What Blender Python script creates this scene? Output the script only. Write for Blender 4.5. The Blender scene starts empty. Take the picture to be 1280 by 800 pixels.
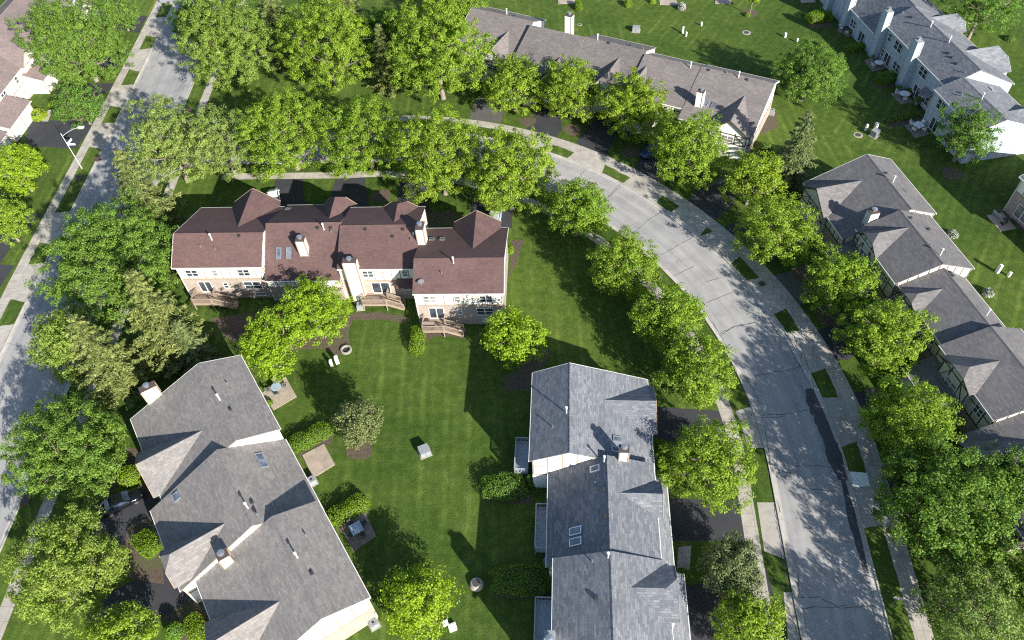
import bpy, math, random
import numpy as np
from math import sin, cos, pi, radians, sqrt, atan2, hypot

S = bpy.context.scene
COL = S.collection
random.seed(7)

# ------------------------------------------------------------------ survey of the place
# drone station: 78 m above the lawn, measured focal length and nadir point (photo pixels, 1280 x 800)
FOC, NX, NY, HC = 950.0, 700.0, 1190.0, 78.0
_d = np.array([NX - 640, NY - 400, FOC]); _d /= np.linalg.norm(_d)
_n = np.array([0, 0, 1.0]) - _d[2] * _d; _n /= np.linalg.norm(_n)
_e = np.cross(_d, _n)
if _e[0] < 0: _e = -_e
RM = np.array([_e, _n, -_d])

def at(px, py, h=0.0):
    r = RM @ np.array([px - 640.0, py - 400.0, FOC]); t = (h - HC) / r[2]
    return (float(r[0] * t), float(r[1] * t))

def depth(px, py, h=0.0):
    x, y = at(px, py, h)
    return float((RM.T @ np.array([x, y, h - HC]))[2])

# ------------------------------------------------------------------ mesh helpers
class MB:
    def __init__(s): s.v = []; s.f = []; s.m = []
    def add(s, vs, fs, m=0):
        b = len(s.v); s.v += [tuple(p) for p in vs]
        for f in fs: s.f.append(tuple(b + i for i in f)); s.m.append(m)
    def hexa(s, p, m=0):
        s.add(p, [(0, 3, 2, 1), (4, 5, 6, 7), (0, 1, 5, 4), (1, 2, 6, 5), (2, 3, 7, 6), (3, 0, 4, 7)], m)
    def box(s, x0, x1, y0, y1, z0, z1, m=0):
        s.hexa([(x0, y0, z0), (x1, y0, z0), (x1, y1, z0), (x0, y1, z0), (x0, y0, z1), (x1, y0, z1), (x1, y1, z1), (x0, y1, z1)], m)
    def obox(s, c, ang, lx, ly, z0, z1, m=0):
        ca, sa = cos(ang), sin(ang)
        q = [(c[0] + ca * x - sa * y, c[1] + sa * x + ca * y) for x, y in ((-lx / 2, -ly / 2), (lx / 2, -ly / 2), (lx / 2, ly / 2), (-lx / 2, ly / 2))]
        s.prism(q, z0, z1, m)
    def prism(s, q, z0, z1, m=0):
        n = len(q)
        a = sum(q[i][0] * q[(i + 1) % n][1] - q[(i + 1) % n][0] * q[i][1] for i in range(n))
        if a < 0: q = q[::-1]
        s.add([(x, y, z0) for x, y in q] + [(x, y, z1) for x, y in q],
              [tuple(range(n))[::-1], tuple(range(n, 2 * n))] + [(i, (i + 1) % n, n + (i + 1) % n, n + i) for i in range(n)], m)
    def slab(s, p, th, m=0):
        n = len(p)
        s.add(list(p) + [(x, y, z - th) for x, y, z in p],
              [tuple(range(n)), tuple(range(n, 2 * n))[::-1]] + [(i, n + i, n + (i + 1) % n, (i + 1) % n) for i in range(n)], m)
    def ext(s, prof, u0, u1, m=0):
        "profile in (t, z) extruded along u"
        n = len(prof)
        s.add([(u0, t, z) for t, z in prof] + [(u1, t, z) for t, z in prof],
              [tuple(range(n)), tuple(range(n, 2 * n))[::-1]] + [(i, n + i, n + (i + 1) % n, (i + 1) % n) for i in range(n)], m)
    def bar(s, a, b, w, h, m=0, up=(0, 0, 1)):
        a = np.array(a, float); b = np.array(b, float); d = b - a; L = np.linalg.norm(d); d /= L
        u = np.array(up, float); r = np.cross(d, u)
        if np.linalg.norm(r) < 1e-6: r = np.cross(d, np.array([1.0, 0, 0]))
        r /= np.linalg.norm(r); u = np.cross(r, d)
        q = []
        for c in (a, b):
            for i, j in ((-1, -1), (1, -1), (1, 1), (-1, 1)): q.append(c + r * (i * w / 2) + u * (j * h / 2))
        s.hexa(q, m)
    def tube(s, pts, rad, n=7, m=0, cap=True):
        b = len(s.v); P = [np.array(p, float) for p in pts]
        ref = np.array([0.31, 0.83, 0.45])
        for i, p in enumerate(P):
            d = (P[min(i + 1, len(P) - 1)] - P[max(i - 1, 0)]); d /= (np.linalg.norm(d) + 1e-9)
            r = np.cross(d, ref); r /= (np.linalg.norm(r) + 1e-9); q = np.cross(d, r)
            rr = rad[i] if hasattr(rad, '__len__') else rad
            for k in range(n):
                a = 2 * pi * k / n; s.v.append(tuple(p + r * (rr * cos(a)) + q * (rr * sin(a))))
        for i in range(len(P) - 1):
            for k in range(n):
                s.f.append((b + i * n + k, b + i * n + (k + 1) % n, b + (i + 1) * n + (k + 1) % n, b + (i + 1) * n + k)); s.m.append(m)
        if cap:
            s.f.append(tuple(b + k for k in range(n))[::-1]); s.m.append(m)
            s.f.append(tuple(b + (len(P) - 1) * n + k for k in range(n))); s.m.append(m)
    def lathe(s, prof, c=(0, 0), n=20, m=0, sx=1, sy=1):
        b = len(s.v)
        for r, z in prof:
            for k in range(n):
                a = 2 * pi * k / n; s.v.append((c[0] + sx * r * cos(a), c[1] + sy * r * sin(a), z))
        for i in range(len(prof) - 1):
            for k in range(n):
                s.f.append((b + i * n + k, b + i * n + (k + 1) % n, b + (i + 1) * n + (k + 1) % n, b + (i + 1) * n + k)); s.m.append(m)
        s.f.append(tuple(b + k for k in range(n))[::-1]); s.m.append(m)
        s.f.append(tuple(b + (len(prof) - 1) * n + k for k in range(n))); s.m.append(m)
    def mesh(s, name, mats, smooth=False):
        me = bpy.data.meshes.new(name); me.from_pydata(s.v, [], s.f); me.update()
        for x in (mats if isinstance(mats, (list, tuple)) else [mats]): me.materials.append(x)
        me.polygons.foreach_set('material_index', s.m)
        if smooth: me.polygons.foreach_set('use_smooth', [True] * len(s.f))
        return me
    def build(s, name, mats, parent=None, smooth=False):
        o = bpy.data.objects.new(name, s.mesh(name, mats, smooth)); COL.objects.link(o)
        if parent: o.parent = parent
        return o

def tag(o, label=None, cat=None, group=None, kind=None):
    if label: o['label'] = label
    if cat: o['category'] = cat
    if group: o['group'] = group
    if kind: o['kind'] = kind
    return o

def thing(name, label, cat, loc=(0, 0, 0), rz=0.0, group=None):
    o = bpy.data.objects.new(name, None); COL.objects.link(o)
    o.location = loc; o.rotation_euler = (0, 0, rz); o.empty_display_size = .5
    return tag(o, label, cat, group)

def setting(name, mb, mats):
    return tag(mb.build(name, mats), kind='structure')

def copy_tree(o, parent=None):
    c = o.copy(); COL.objects.link(c); c.parent = parent
    for ch in list(o.children): copy_tree(ch, c)
    return c

# ------------------------------------------------------------------ materials
def new_mat(name):
    m = bpy.data.materials.new(name); m.use_nodes = True
    nt = m.node_tree; b = nt.nodes['Principled BSDF']
    return m, nt, b

def N(nt, t, **kw):
    n = nt.nodes.new(t)
    for k, v in kw.items():
        if k in n.inputs: n.inputs[k].default_value = v
        else: setattr(n, k, v)
    return n

def ramp(nt, src, stops):
    r = nt.nodes.new('ShaderNodeValToRGB')
    while len(r.color_ramp.elements) < len(stops): r.color_ramp.elements.new(.5)
    for e, (p, c) in zip(r.color_ramp.elements, stops):
        e.position = p; e.color = (*c, 1) if len(c) == 3 else c
    nt.links.new(src, r.inputs['Fac'])
    return r.outputs['Color']

def mix(nt, a, b, fac, mode='MIX'):
    n = nt.nodes.new('ShaderNodeMix'); n.data_type = 'RGBA'; n.blend_type = mode
    for i, x in ((6, a), (7, b)):
        if hasattr(x, 'links'): nt.links.new(x, n.inputs[i])
        else: n.inputs[i].default_value = (*x, 1)
    if hasattr(fac, 'links'): nt.links.new(fac, n.inputs[0])
    else: n.inputs[0].default_value = fac
    return n.outputs[2]

def noise(nt, vec, scale, detail=4, rough=.6, dist=0):
    n = N(nt, 'ShaderNodeTexNoise', Scale=scale, Detail=detail, Roughness=rough, Distortion=dist)
    nt.links.new(vec, n.inputs['Vector']); return n.outputs['Fac']

def objvec(nt, loc=(0, 0, 0), rot=(0, 0, 0), scale=(1, 1, 1), world=False):
    if world:
        tc = nt.nodes.new('ShaderNodeNewGeometry'); out = tc.outputs['Position']
    else:
        tc = nt.nodes.new('ShaderNodeTexCoord'); out = tc.outputs['Object']
    mp = N(nt, 'ShaderNodeMapping'); mp.inputs['Location'].default_value = loc; mp.inputs['Rotation'].default_value = rot; mp.inputs['Scale'].default_value = scale
    nt.links.new(out, mp.inputs['Vector']); return mp.outputs['Vector']

def bump(nt, b, h, strength=.3, dist=.05):
    n = N(nt, 'ShaderNodeBump', Strength=strength, Distance=dist)
    nt.links.new(h, n.inputs['Height']); nt.links.new(n.outputs['Normal'], b.inputs['Normal'])

def plain(name, c1, c2=None, scale=1.5, rough=.75, metal=0, spec=.4, big=None, bmp=0):
    m, nt, b = new_mat(name); v = objvec(nt, world=True)
    c2 = c2 or tuple(x * .82 for x in c1)
    f = noise(nt, v, scale, 5, .65)
    col = ramp(nt, f, [(.3, c2), (.7, c1)])
    if big:
        f2 = noise(nt, v, big[0], 3, .5); col = mix(nt, col, big[1], ramp(nt, f2, [(.45, (0, 0, 0)), (.75, (big[2],) * 3)]))
    nt.links.new(col, b.inputs['Base Color'])
    b.inputs['Roughness'].default_value = rough; b.inputs['Metallic'].default_value = metal
    b.inputs['Specular IOR Level'].default_value = spec
    if bmp: bump(nt, b, f, bmp, .03)
    return m

def shingle(name, a, c, mort, swap=False, w=.62, h=.21):
    m, nt, b = new_mat(name)
    v = objvec(nt, rot=(0, 0, pi / 2 if swap else 0))
    br = N(nt, 'ShaderNodeTexBrick', Scale=1.0)
    br.inputs['Color1'].default_value = (*a, 1); br.inputs['Color2'].default_value = (*c, 1); br.inputs['Mortar'].default_value = (*mort, 1)
    br.inputs['Mortar Size'].default_value = .018; br.inputs['Brick Width'].default_value = w; br.inputs['Row Height'].default_value = h
    br.inputs['Bias'].default_value = -.1; br.offset = .37; br.offset_frequency = 2
    nt.links.new(v, br.inputs['Vector'])
    br2 = N(nt, 'ShaderNodeTexBrick', Scale=1.0)
    br2.inputs['Color1'].default_value = (.87, .87, .88, 1); br2.inputs['Color2'].default_value = (1.10, 1.095, 1.08, 1); br2.inputs['Mortar'].default_value = (1, 1, 1, 1)
    br2.inputs['Mortar Size'].default_value = 0; br2.inputs['Brick Width'].default_value = w * .43; br2.inputs['Row Height'].default_value = h; br2.offset = .21
    nt.links.new(v, br2.inputs['Vector'])
    col = mix(nt, br.outputs['Color'], br2.outputs['Color'], .75, 'MULTIPLY')
    f = noise(nt, v, .35, 5, .6); col = mix(nt, col, ramp(nt, f, [(.3, (.82, .82, .84)), (.7, (1.1, 1.08, 1.05))]), .8, 'MULTIPLY')
    f2 = noise(nt, objvec(nt, scale=(2.2, .25, 1) if not swap else (.25, 2.2, 1)), 1.0, 4, .6)
    col = mix(nt, col, ramp(nt, f2, [(.55, (1, 1, 1)), (.8, (.8, .79, .78))]), .6, 'MULTIPLY')
    oi = nt.nodes.new('ShaderNodeObjectInfo'); col = mix(nt, col, ramp(nt, oi.outputs['Random'], [(0, (.92, .92, .93)), (1, (1.08, 1.07, 1.06))]), 1.0, 'MULTIPLY')
    f4 = noise(nt, objvec(nt, loc=(7, 3, 0)), .9, 6, .75); col = mix(nt, col, ramp(nt, f4, [(.32, (.85, .85, .85)), (.5, (1, 1, 1)), (.72, (1.08, 1.08, 1.08))]), .45, 'MULTIPLY')
    f3 = noise(nt, v, 14, 3, .7); col = mix(nt, col, ramp(nt, f3, [(.25, (.75, .75, .75)), (.75, (1.2, 1.2, 1.2))]), .7, 'MULTIPLY')
    nt.links.new(col, b.inputs['Base Color']); b.inputs['Roughness'].default_value = .92; b.inputs['Specular IOR Level'].default_value = .25
    bump(nt, b, br2.outputs['Fac'], .25, .02)
    return m

def brickmat(name, a, c, mort):
    m, nt, b = new_mat(name); v = objvec(nt)
    sx = nt.nodes.new('ShaderNodeSeparateXYZ'); nt.links.new(v, sx.inputs[0])
    ad = N(nt, 'ShaderNodeMath', operation='ADD'); nt.links.new(sx.outputs[0], ad.inputs[0]); nt.links.new(sx.outputs[1], ad.inputs[1])
    cb = nt.nodes.new('ShaderNodeCombineXYZ'); nt.links.new(ad.outputs[0], cb.inputs[0]); nt.links.new(sx.outputs[2], cb.inputs[1])
    br = N(nt, 'ShaderNodeTexBrick', Scale=1.0)
    br.inputs['Color1'].default_value = (*a, 1); br.inputs['Color2'].default_value = (*c, 1); br.inputs['Mortar'].default_value = (*mort, 1)
    br.inputs['Mortar Size'].default_value = .02; br.inputs['Brick Width'].default_value = .42; br.inputs['Row Height'].default_value = .15
    nt.links.new(cb.outputs[0], br.inputs['Vector'])
    f = noise(nt, v, .8, 4); col = mix(nt, br.outputs['Color'], ramp(nt, f, [(.3, (.8, .8, .8)), (.7, (1.1, 1.1, 1.1))]), .8, 'MULTIPLY')
    nt.links.new(col, b.inputs['Base Color']); b.inputs['Roughness'].default_value = .9
    return m

def glassmat(name, c=(.02, .026, .034)):
    m, nt, b = new_mat(name); v = objvec(nt, world=True)
    f = noise(nt, v, .9, 3)
    nt.links.new(ramp(nt, f, [(.35, c), (.7, tuple(x * 3 + .02 for x in c))]), b.inputs['Base Color'])
    b.inputs['Roughness'].default_value = .08; b.inputs['Specular IOR Level'].default_value = .7
    return m

def grassmat(name, rot, seed):
    m, nt, b = new_mat(name); v = objvec(nt, loc=(seed, seed * .7, 0), world=True)
    a = noise(nt, v, .09, 5, .6); f = noise(nt, v, .9, 6, .72); g = noise(nt, v, 6.0, 4, .75)
    col = ramp(nt, f, [(.26, (.042, .072, .016)), (.5, (.066, .110, .022)), (.76, (.112, .160, .038))])
    col = mix(nt, col, ramp(nt, a, [(.35, (.72, .8, .7)), (.66, (1.18, 1.12, 1.1))]), .85, 'MULTIPLY')
    col = mix(nt, col, ramp(nt, g, [(.28, (.55, .58, .5)), (.72, (1.4, 1.36, 1.3))]), .75, 'MULTIPLY')
    vr = objvec(nt, rot=(0, 0, rot), world=True); dr0 = noise(nt, v, .05, 3, .6)
    ns = N(nt, 'ShaderNodeTexNoise', Scale=.25, Detail=2.0)
    nt.links.new(vr, ns.inputs['Vector'])
    va = N(nt, 'ShaderNodeVectorMath', operation='MULTIPLY_ADD'); va.inputs[1].default_value = (.7, .7, 0)
    nt.links.new(ns.outputs['Color'], va.inputs[0]); nt.links.new(vr, va.inputs[2])
    w = N(nt, 'ShaderNodeTexWave', Scale=.23, Distortion=2.2, Detail=3.0); w.inputs['Detail Scale'].default_value = .6
    nt.links.new(va.outputs[0], w.inputs['Vector'])
    col = mix(nt, col, ramp(nt, w.outputs['Fac'], [(.2, (.90, .915, .90)), (.8, (1.09, 1.08, 1.07))]), ramp(nt, dr0, [(.35, (.15, .15, .15)), (.65, (.95, .95, .95))]), 'MULTIPLY')
    w2 = N(nt, 'ShaderNodeTexWave', Scale=.11, Distortion=.6, Detail=1.0); nt.links.new(va.outputs[0], w2.inputs['Vector'])
    col = mix(nt, col, ramp(nt, w2.outputs['Fac'], [(.84, (1, 1, 1)), (.98, (1.5, 1.36, 1.45))]), ramp(nt, a, [(.4, (0, 0, 0)), (.6, (.8, .8, .8))]), 'MULTIPLY')
    dr = noise(nt, v, .35, 6, .75); col = mix(nt, col, (.15, .145, .06), ramp(nt, dr, [(.56, (0, 0, 0)), (.8, (.6, .6, .6))]))
    pl = noise(nt, v, .022, 3, .5); col = mix(nt, col, ramp(nt, pl, [(.38, (.82, .88, .86)), (.62, (1.18, 1.12, 1.05))]), .9, 'MULTIPLY')
    nt.links.new(col, b.inputs['Base Color']); b.inputs['Roughness'].default_value = .95; b.inputs['Specular IOR Level'].default_value = .1
    bump(nt, b, g, .9, .12)
    return m

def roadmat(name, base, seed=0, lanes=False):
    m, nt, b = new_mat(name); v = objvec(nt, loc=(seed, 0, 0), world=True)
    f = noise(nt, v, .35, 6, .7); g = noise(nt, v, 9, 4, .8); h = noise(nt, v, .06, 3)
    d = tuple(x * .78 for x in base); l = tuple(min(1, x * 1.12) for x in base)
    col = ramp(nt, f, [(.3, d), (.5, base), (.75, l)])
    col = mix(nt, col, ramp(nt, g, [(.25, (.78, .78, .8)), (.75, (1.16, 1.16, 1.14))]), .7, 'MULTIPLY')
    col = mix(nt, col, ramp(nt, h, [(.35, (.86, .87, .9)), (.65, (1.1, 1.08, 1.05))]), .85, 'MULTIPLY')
    if lanes:
        ac = nt.nodes.new('ShaderNodeAttribute'); ac.attribute_name = 'across'; al = nt.nodes.new('ShaderNodeAttribute'); al.attribute_name = 'along'
        wob = noise(nt, v, .25, 3); ma = N(nt, 'ShaderNodeMath', operation='MULTIPLY_ADD'); ma.inputs[1].default_value = .05
        nt.links.new(wob, ma.inputs[0]); nt.links.new(ac.outputs['Fac'], ma.inputs[2])
        K = (1.0, 1.0, 1.0); dk = (.86, .865, .88); lt = (1.06, 1.05, 1.03)
        ln = ramp(nt, ma.outputs[0], [(.03, (.78, .78, .8)), (.10, K), (.22, dk), (.30, lt), (.40, dk), (.50, lt), (.62, dk), (.72, lt), (.82, dk), (.93, K), (1.0, (.8, .8, .82))])
        col = mix(nt, col, ln, .8, 'MULTIPLY')
        cb = nt.nodes.new('ShaderNodeCombineXYZ'); m1 = N(nt, 'ShaderNodeMath', operation='MULTIPLY'); m1.inputs[1].default_value = 16.0; m2 = N(nt, 'ShaderNodeMath', operation='MULTIPLY'); m2.inputs[1].default_value = .12
        nt.links.new(ac.outputs['Fac'], m1.inputs[0]); nt.links.new(al.outputs['Fac'], m2.inputs[0]); nt.links.new(m1.outputs[0], cb.inputs[0]); nt.links.new(m2.outputs[0], cb.inputs[1])
        st = noise(nt, cb.outputs[0], 1.0, 6, .7); col = mix(nt, col, ramp(nt, st, [(.3, (.80, .80, .82)), (.5, K), (.7, (1.14, 1.12, 1.1))]), .8, 'MULTIPLY')
        oil = noise(nt, v, 1.3, 3, .5); col = mix(nt, col, (.10, .10, .105), ramp(nt, oil, [(.70, (0, 0, 0)), (.80, (.5, .5, .5))]))
    nt.links.new(col, b.inputs['Base Color']); b.inputs['Roughness'].default_value = .88; b.inputs['Specular IOR Level'].default_value = .3
    bump(nt, b, g, .2, .01)
    return m

def slabmat(name, base, w, h, rot=0.0, line=.6):
    m, nt, b = new_mat(name); v = objvec(nt, rot=(0, 0, rot), world=True)
    br = N(nt, 'ShaderNodeTexBrick', Scale=1.0); br.offset = 0
    br.inputs['Color1'].default_value = (*base, 1); br.inputs['Color2'].default_value = (*[x * .80 for x in base], 1); br.inputs['Mortar'].default_value = (*[x * line for x in base], 1)
    br.inputs['Mortar Size'].default_value = .03; br.inputs['Brick Width'].default_value = w; br.inputs['Row Height'].default_value = h
    nt.links.new(v, br.inputs['Vector'])
    f = noise(nt, v, .9, 6, .7); g = noise(nt, v, 8, 3, .8)
    col = mix(nt, br.outputs['Color'], ramp(nt, f, [(.3, (.70, .69, .68)), (.55, (1, 1, 1)), (.75, (1.14, 1.12, 1.1))]), .85, 'MULTIPLY')
    col = mix(nt, col, ramp(nt, g, [(.25, (.85, .85, .85)), (.75, (1.1, 1.1, 1.1))]), .7, 'MULTIPLY')
    nt.links.new(col, b.inputs['Base Color']); b.inputs['Roughness'].default_value = .9
    return m

def leafmat(name, c_dark, c_mid, c_light, trans=.35):
    m = bpy.data.materials.new(name); m.use_nodes = True; nt = m.node_tree
    b = nt.nodes['Principled BSDF']; out = nt.nodes['Material Output']
    at_ = nt.nodes.new('ShaderNodeAttribute'); at_.attribute_name = 'tint'
    col = ramp(nt, at_.outputs['Fac'], [(.1, c_dark), (.5, c_mid), (.92, c_light)])
    oi = nt.nodes.new('ShaderNodeObjectInfo')
    col = mix(nt, col, ramp(nt, oi.outputs['Random'], [(0, (.84, .92, .9)), (.5, (1, 1, 1)), (1, (1.12, 1.05, .95))]), .8, 'MULTIPLY')
    nt.links.new(col, b.inputs['Base Color']); b.inputs['Roughness'].default_value = .55; b.inputs['Specular IOR Level'].default_value = .25
    tr = nt.nodes.new('ShaderNodeBsdfTranslucent')
    c2 = mix(nt, col, (1.15, 1.2, .5), .6, 'MULTIPLY'); nt.links.new(c2, tr.inputs['Color'])
    ms = N(nt, 'ShaderNodeMixShader'); ms.inputs[0].default_value = trans
    nt.links.new(b.outputs[0], ms.inputs[1]); nt.links.new(tr.outputs[0], ms.inputs[2]); nt.links.new(ms.outputs[0], out.inputs['Surface'])
    return m

M = {}
M['lawn'] = grassmat('lawn_grass', 0.03, 3.0)
M['lawn2'] = grassmat('lawn_grass_diagonal', 0.62, 41.0)
M['road'] = roadmat('road_surface', (.325, .318, .315), 0, True)
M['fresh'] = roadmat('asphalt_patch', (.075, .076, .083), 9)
M['asphalt'] = roadmat('driveway_asphalt', (.043, .044, .051), 5)
M['asphalt_old'] = roadmat('driveway_worn_asphalt', (.10, .095, .095), 15)
M['concrete'] = slabmat('sidewalk_concrete', (.44, .40, .355), 1.6, 1.5, .1)
M['apron'] = slabmat('apron_concrete', (.43, .395, .355), 3.2, 3.1, .3, .7)
M['kerb'] = slabmat('kerb_concrete', (.47, .44, .40), 3.0, 3.0, .2, .7)
M['patio'] = slabmat('patio_slab', (.42, .345, .275), 1.2, 1.2, -.5, .8)
M['patio_dark'] = slabmat('patio_slab_dark', (.25, .205, .175), .8, .8, -.5, .8)
M['mulch'] = plain('bark_mulch', (.13, .095, .07), (.05, .038, .03), 3, .95, big=(.5, (.075, .095, .03), .75))
M['crack'] = plain('crack_tar', (.10, .10, .105), (.06, .06, .065), 2, .85)
SH = {}
def shset(k, a, c, mo): SH[k] = (shingle(k + '_shingle', a, c, mo), shingle(k + '_shingle_gable', a, c, mo, True))
shset('burgundy', (.104, .064, .061), (.120, .076, .073), (.095, .059, .057))
shset('greybrown', (.182, .171, .166), (.242, .228, .222), (.164, .154, .15))
shset('bluegrey', (.130, .140, .160), (.215, .227, .25), (.122, .13, .147))
shset('slate', (.130, .126, .130), (.178, .172, .174), (.112, .108, .112))
shset('brown', (.150, .135, .131), (.20, .182, .177), (.13, .116, .112))
shset('mauve', (.20, .158, .15), (.24, .195, .185), (.17, .135, .13))
M['cream'] = plain('cream_stucco', (.76, .73, .66), (.66, .63, .56), .8, .85)
M['putty'] = plain('putty_stucco', (.60, .56, .50), (.52, .48, .42), .8, .85)
M['white'] = plain('white_siding', (.82, .80, .76), (.74, .72, .68), .8, .8)
M['shadeblue'] = plain('shade_blue_siding', (.40, .46, .53), (.35, .41, .48), .8, .8)  # off-white siding, with the blue of its shade put into the colour
M['trimwhite'] = plain('white_trim', (.80, .78, .73), None, 2, .6)
M['tan'] = plain('tan_trim_board', (.33, .25, .18), None, 2, .8)
M['darkwood'] = plain('dark_timber', (.085, .065, .045), (.06, .047, .035), 2, .8)
M['greyboard'] = plain('grey_trim_board', (.40, .44, .49), None, 2, .8)
M['brick_tan'] = brickmat('tan_brick', (.335, .275, .235), (.28, .225, .19), (.37, .33, .29))
M['brick_grey'] = brickmat('grey_brick', (.34, .37, .41), (.28, .32, .37), (.38, .40, .42))
M['brick_red'] = brickmat('brown_brick', (.24, .15, .11), (.18, .115, .09), (.28, .24, .2))
M['glass'] = glassmat('window_glass')
M['glass_curtain'] = glassmat('window_glass_curtain', (.10, .10, .10))
M['sky_glass'] = glassmat('skylight_glass', (.05, .06, .075))
M['deck'] = plain('weathered_deck_wood', (.33, .255, .20), (.25, .19, .15), 3, .9)
M['deckgrey'] = plain('grey_deck_boards', (.36, .39, .42), (.29, .32, .35), 3, .9)
M['metal'] = plain('galvanised_metal', (.55, .56, .58), None, 2, .35, .8)
M['vent'] = plain('white_vent_pipe', (.62, .62, .61), None, 2, .5)
M['dark'] = plain('dark_metal', (.04, .04, .042), None, 3, .5)
M['capred'] = plain('chimney_crown', (.085, .062, .057), None, 3, .8)
M['utility'] = plain('utility_grey_paint', (.27, .285, .295), (.22, .235, .245), 2, .6)
M['util_white'] = plain('pedestal_paint', (.85, .84, .80), None, 2, .5)
M['stone'] = plain('cast_concrete', (.36, .33, .29), (.26, .235, .21), 3, .9)
M['rust'] = plain('rusty_iron', (.15, .085, .065), (.09, .05, .04), 6, .8)
M['iron'] = plain('cast_iron', (.07, .065, .06), None, 6, .6)
M['bark'] = plain('grey_bark', (.26, .22, .18), (.15, .12, .10), 4, .95)
M['bark_dark'] = plain('brown_bark', (.13, .09, .07), (.07, .05, .04), 4, .95)
M['plastic_white'] = plain('white_garden_furniture', (.78, .78, .76), None, 3, .5)
M['plastic_dark'] = plain('dark_garden_furniture', (.05, .055, .06), None, 3, .5)
M['table_glass'] = plain('table_glass', (.34, .42, .50), (.26, .33, .40), 3, .15)
M['terracotta'] = plain('terracotta', (.35, .16, .09), None, 3, .8)
M['carwhite'] = plain('car_paint_white', (.74, .76, .78), (.70, .72, .74), .5, .2, 0, .6)
M['carblack'] = plain('car_paint_black', (.005, .006, .009), (.006, .008, .011), .5, .14, 0, .5)
M['carglass'] = glassmat('car_glass', (.012, .022, .038)); M['carglass'].node_tree.nodes['Principled BSDF'].inputs['Specular IOR Level'].default_value = .35  # blue windshield reflection painted into the glass colour
M['carblue'] = plain('car_paint_blue', (.03, .06, .14), (.025, .05, .12), .5, .15, 0, .7)
M['carsilver'] = plain('car_paint_silver', (.55, .60, .66), (.5, .55, .6), .5, .2, .3, .6)
M['tyre'] = plain('tyre_rubber', (.018, .018, .018), None, 3, .9)
M['chrome'] = plain('chrome_trim', (.7, .72, .74), None, 3, .15, .9)
M['lampred'] = plain('red_lamp_lens', (.35, .02, .02), None, 3, .2)
M['signblue'] = plain('sign_blue', (.08, .18, .42), None, 3, .5)
LEAF = {
    'maple': leafmat('leaf_maple', (.14, .235, .026), (.24, .36, .036), (.34, .47, .052), .45),
    'lime': leafmat('leaf_lime', (.19, .29, .018), (.30, .43, .026), (.40, .53, .04), .45),
    'gold': leafmat('leaf_gold', (.16, .24, .045), (.25, .345, .06), (.34, .44, .085), .44),
    'pale': leafmat('leaf_pale', (.15, .23, .06), (.24, .335, .085), (.335, .43, .12), .45),
    'mid': leafmat('leaf_mid', (.095, .185, .032), (.155, .27, .044), (.235, .37, .062), .44),
    'dark': leafmat('leaf_dark', (.075, .155, .026), (.125, .23, .034), (.195, .32, .05), .42),
    'olive': leafmat('leaf_olive', (.095, .125, .05), (.155, .195, .075), (.23, .275, .11), .28),
    'needle': leafmat('needle_olive', (.075, .10, .028), (.15, .185, .05), (.25, .28, .085), .2),
    'blue': leafmat('needle_bluegreen', (.06, .09, .03), (.115, .155, .052), (.20, .235, .085), .2),
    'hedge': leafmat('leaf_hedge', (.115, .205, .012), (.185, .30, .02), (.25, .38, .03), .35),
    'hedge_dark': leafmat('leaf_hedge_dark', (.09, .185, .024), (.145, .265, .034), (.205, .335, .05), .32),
    'flower': leafmat('blossom_white', (.05, .10, .03), (.45, .45, .42), (.7, .7, .68), .2),
}

# ------------------------------------------------------------------ ground, roads, pavements
def sheet(name, pts, z, mat):
    mb = MB(); n = len(pts)
    a = sum(pts[i][0] * pts[(i + 1) % n][1] - pts[(i + 1) % n][0] * pts[i][1] for i in range(n))
    if a < 0: pts = pts[::-1]
    mb.add([(x, y, z) for x, y in pts], [tuple(range(n))])
    return setting(name, mb, mat)

def strip(mb, inner, outer, z, m=0):
    n = len(inner)
    mb.add([(x, y, z) for x, y in inner] + [(x, y, z) for x, y in outer], [(i, i + 1, n + i + 1, n + i) for i in range(n - 1)], m)

mb = MB(); mb.add([(-900, -700, 0), (900, -700, 0), (900, 1300, 0), (-900, 1300, 0)], [(0, 1, 2, 3)]); setting('ground', mb, M['lawn'])
ne = [at(560, -60), at(990, 118), at(1070, 190), at(1300, 480), at(1700, 480), at(1700, -150), at(560, -150)]
sheet('lawn_beyond_houses', ne, .003, M['lawn2'])

CX, CY, RO, RW = -29.84, 45.6, 66.42, 8.72      # curving road: centre, outer kerb radius, width
def dev(th):
    d = math.degrees(th)
    return -1.9 * max(0, (d - 45) / 39.0) ** 2 if d > 45 else 0
def ring(off, n=90):
    "line at distance off outside the outer kerb, straight - arc - straight"
    P = []
    a0, a1 = radians(-6), radians(84)
    p = (CX + (RO + off) * cos(a0), CY + (RO + off) * sin(a0)); dx, dy = sin(a0), -cos(a0)
    for s in (70, 50, 35, 25, 18, 12, 6): P.append((p[0] + dx * s, p[1] + dy * s))
    for i in range(n + 1):
        th = a0 + (a1 - a0) * i / n; r = RO + off + dev(th)
        P.append((CX + r * cos(th), CY + r * sin(th)))
    p = P[-1]; dx, dy = -sin(radians(84.3)), cos(radians(84.3))
    x_end = -58.0
    for k in range(1, 9):
        s = k / 8 * (p[0] - x_end) / (-dx); P.append((p[0] + dx * s, p[1] + dy * s))
    return P
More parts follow.
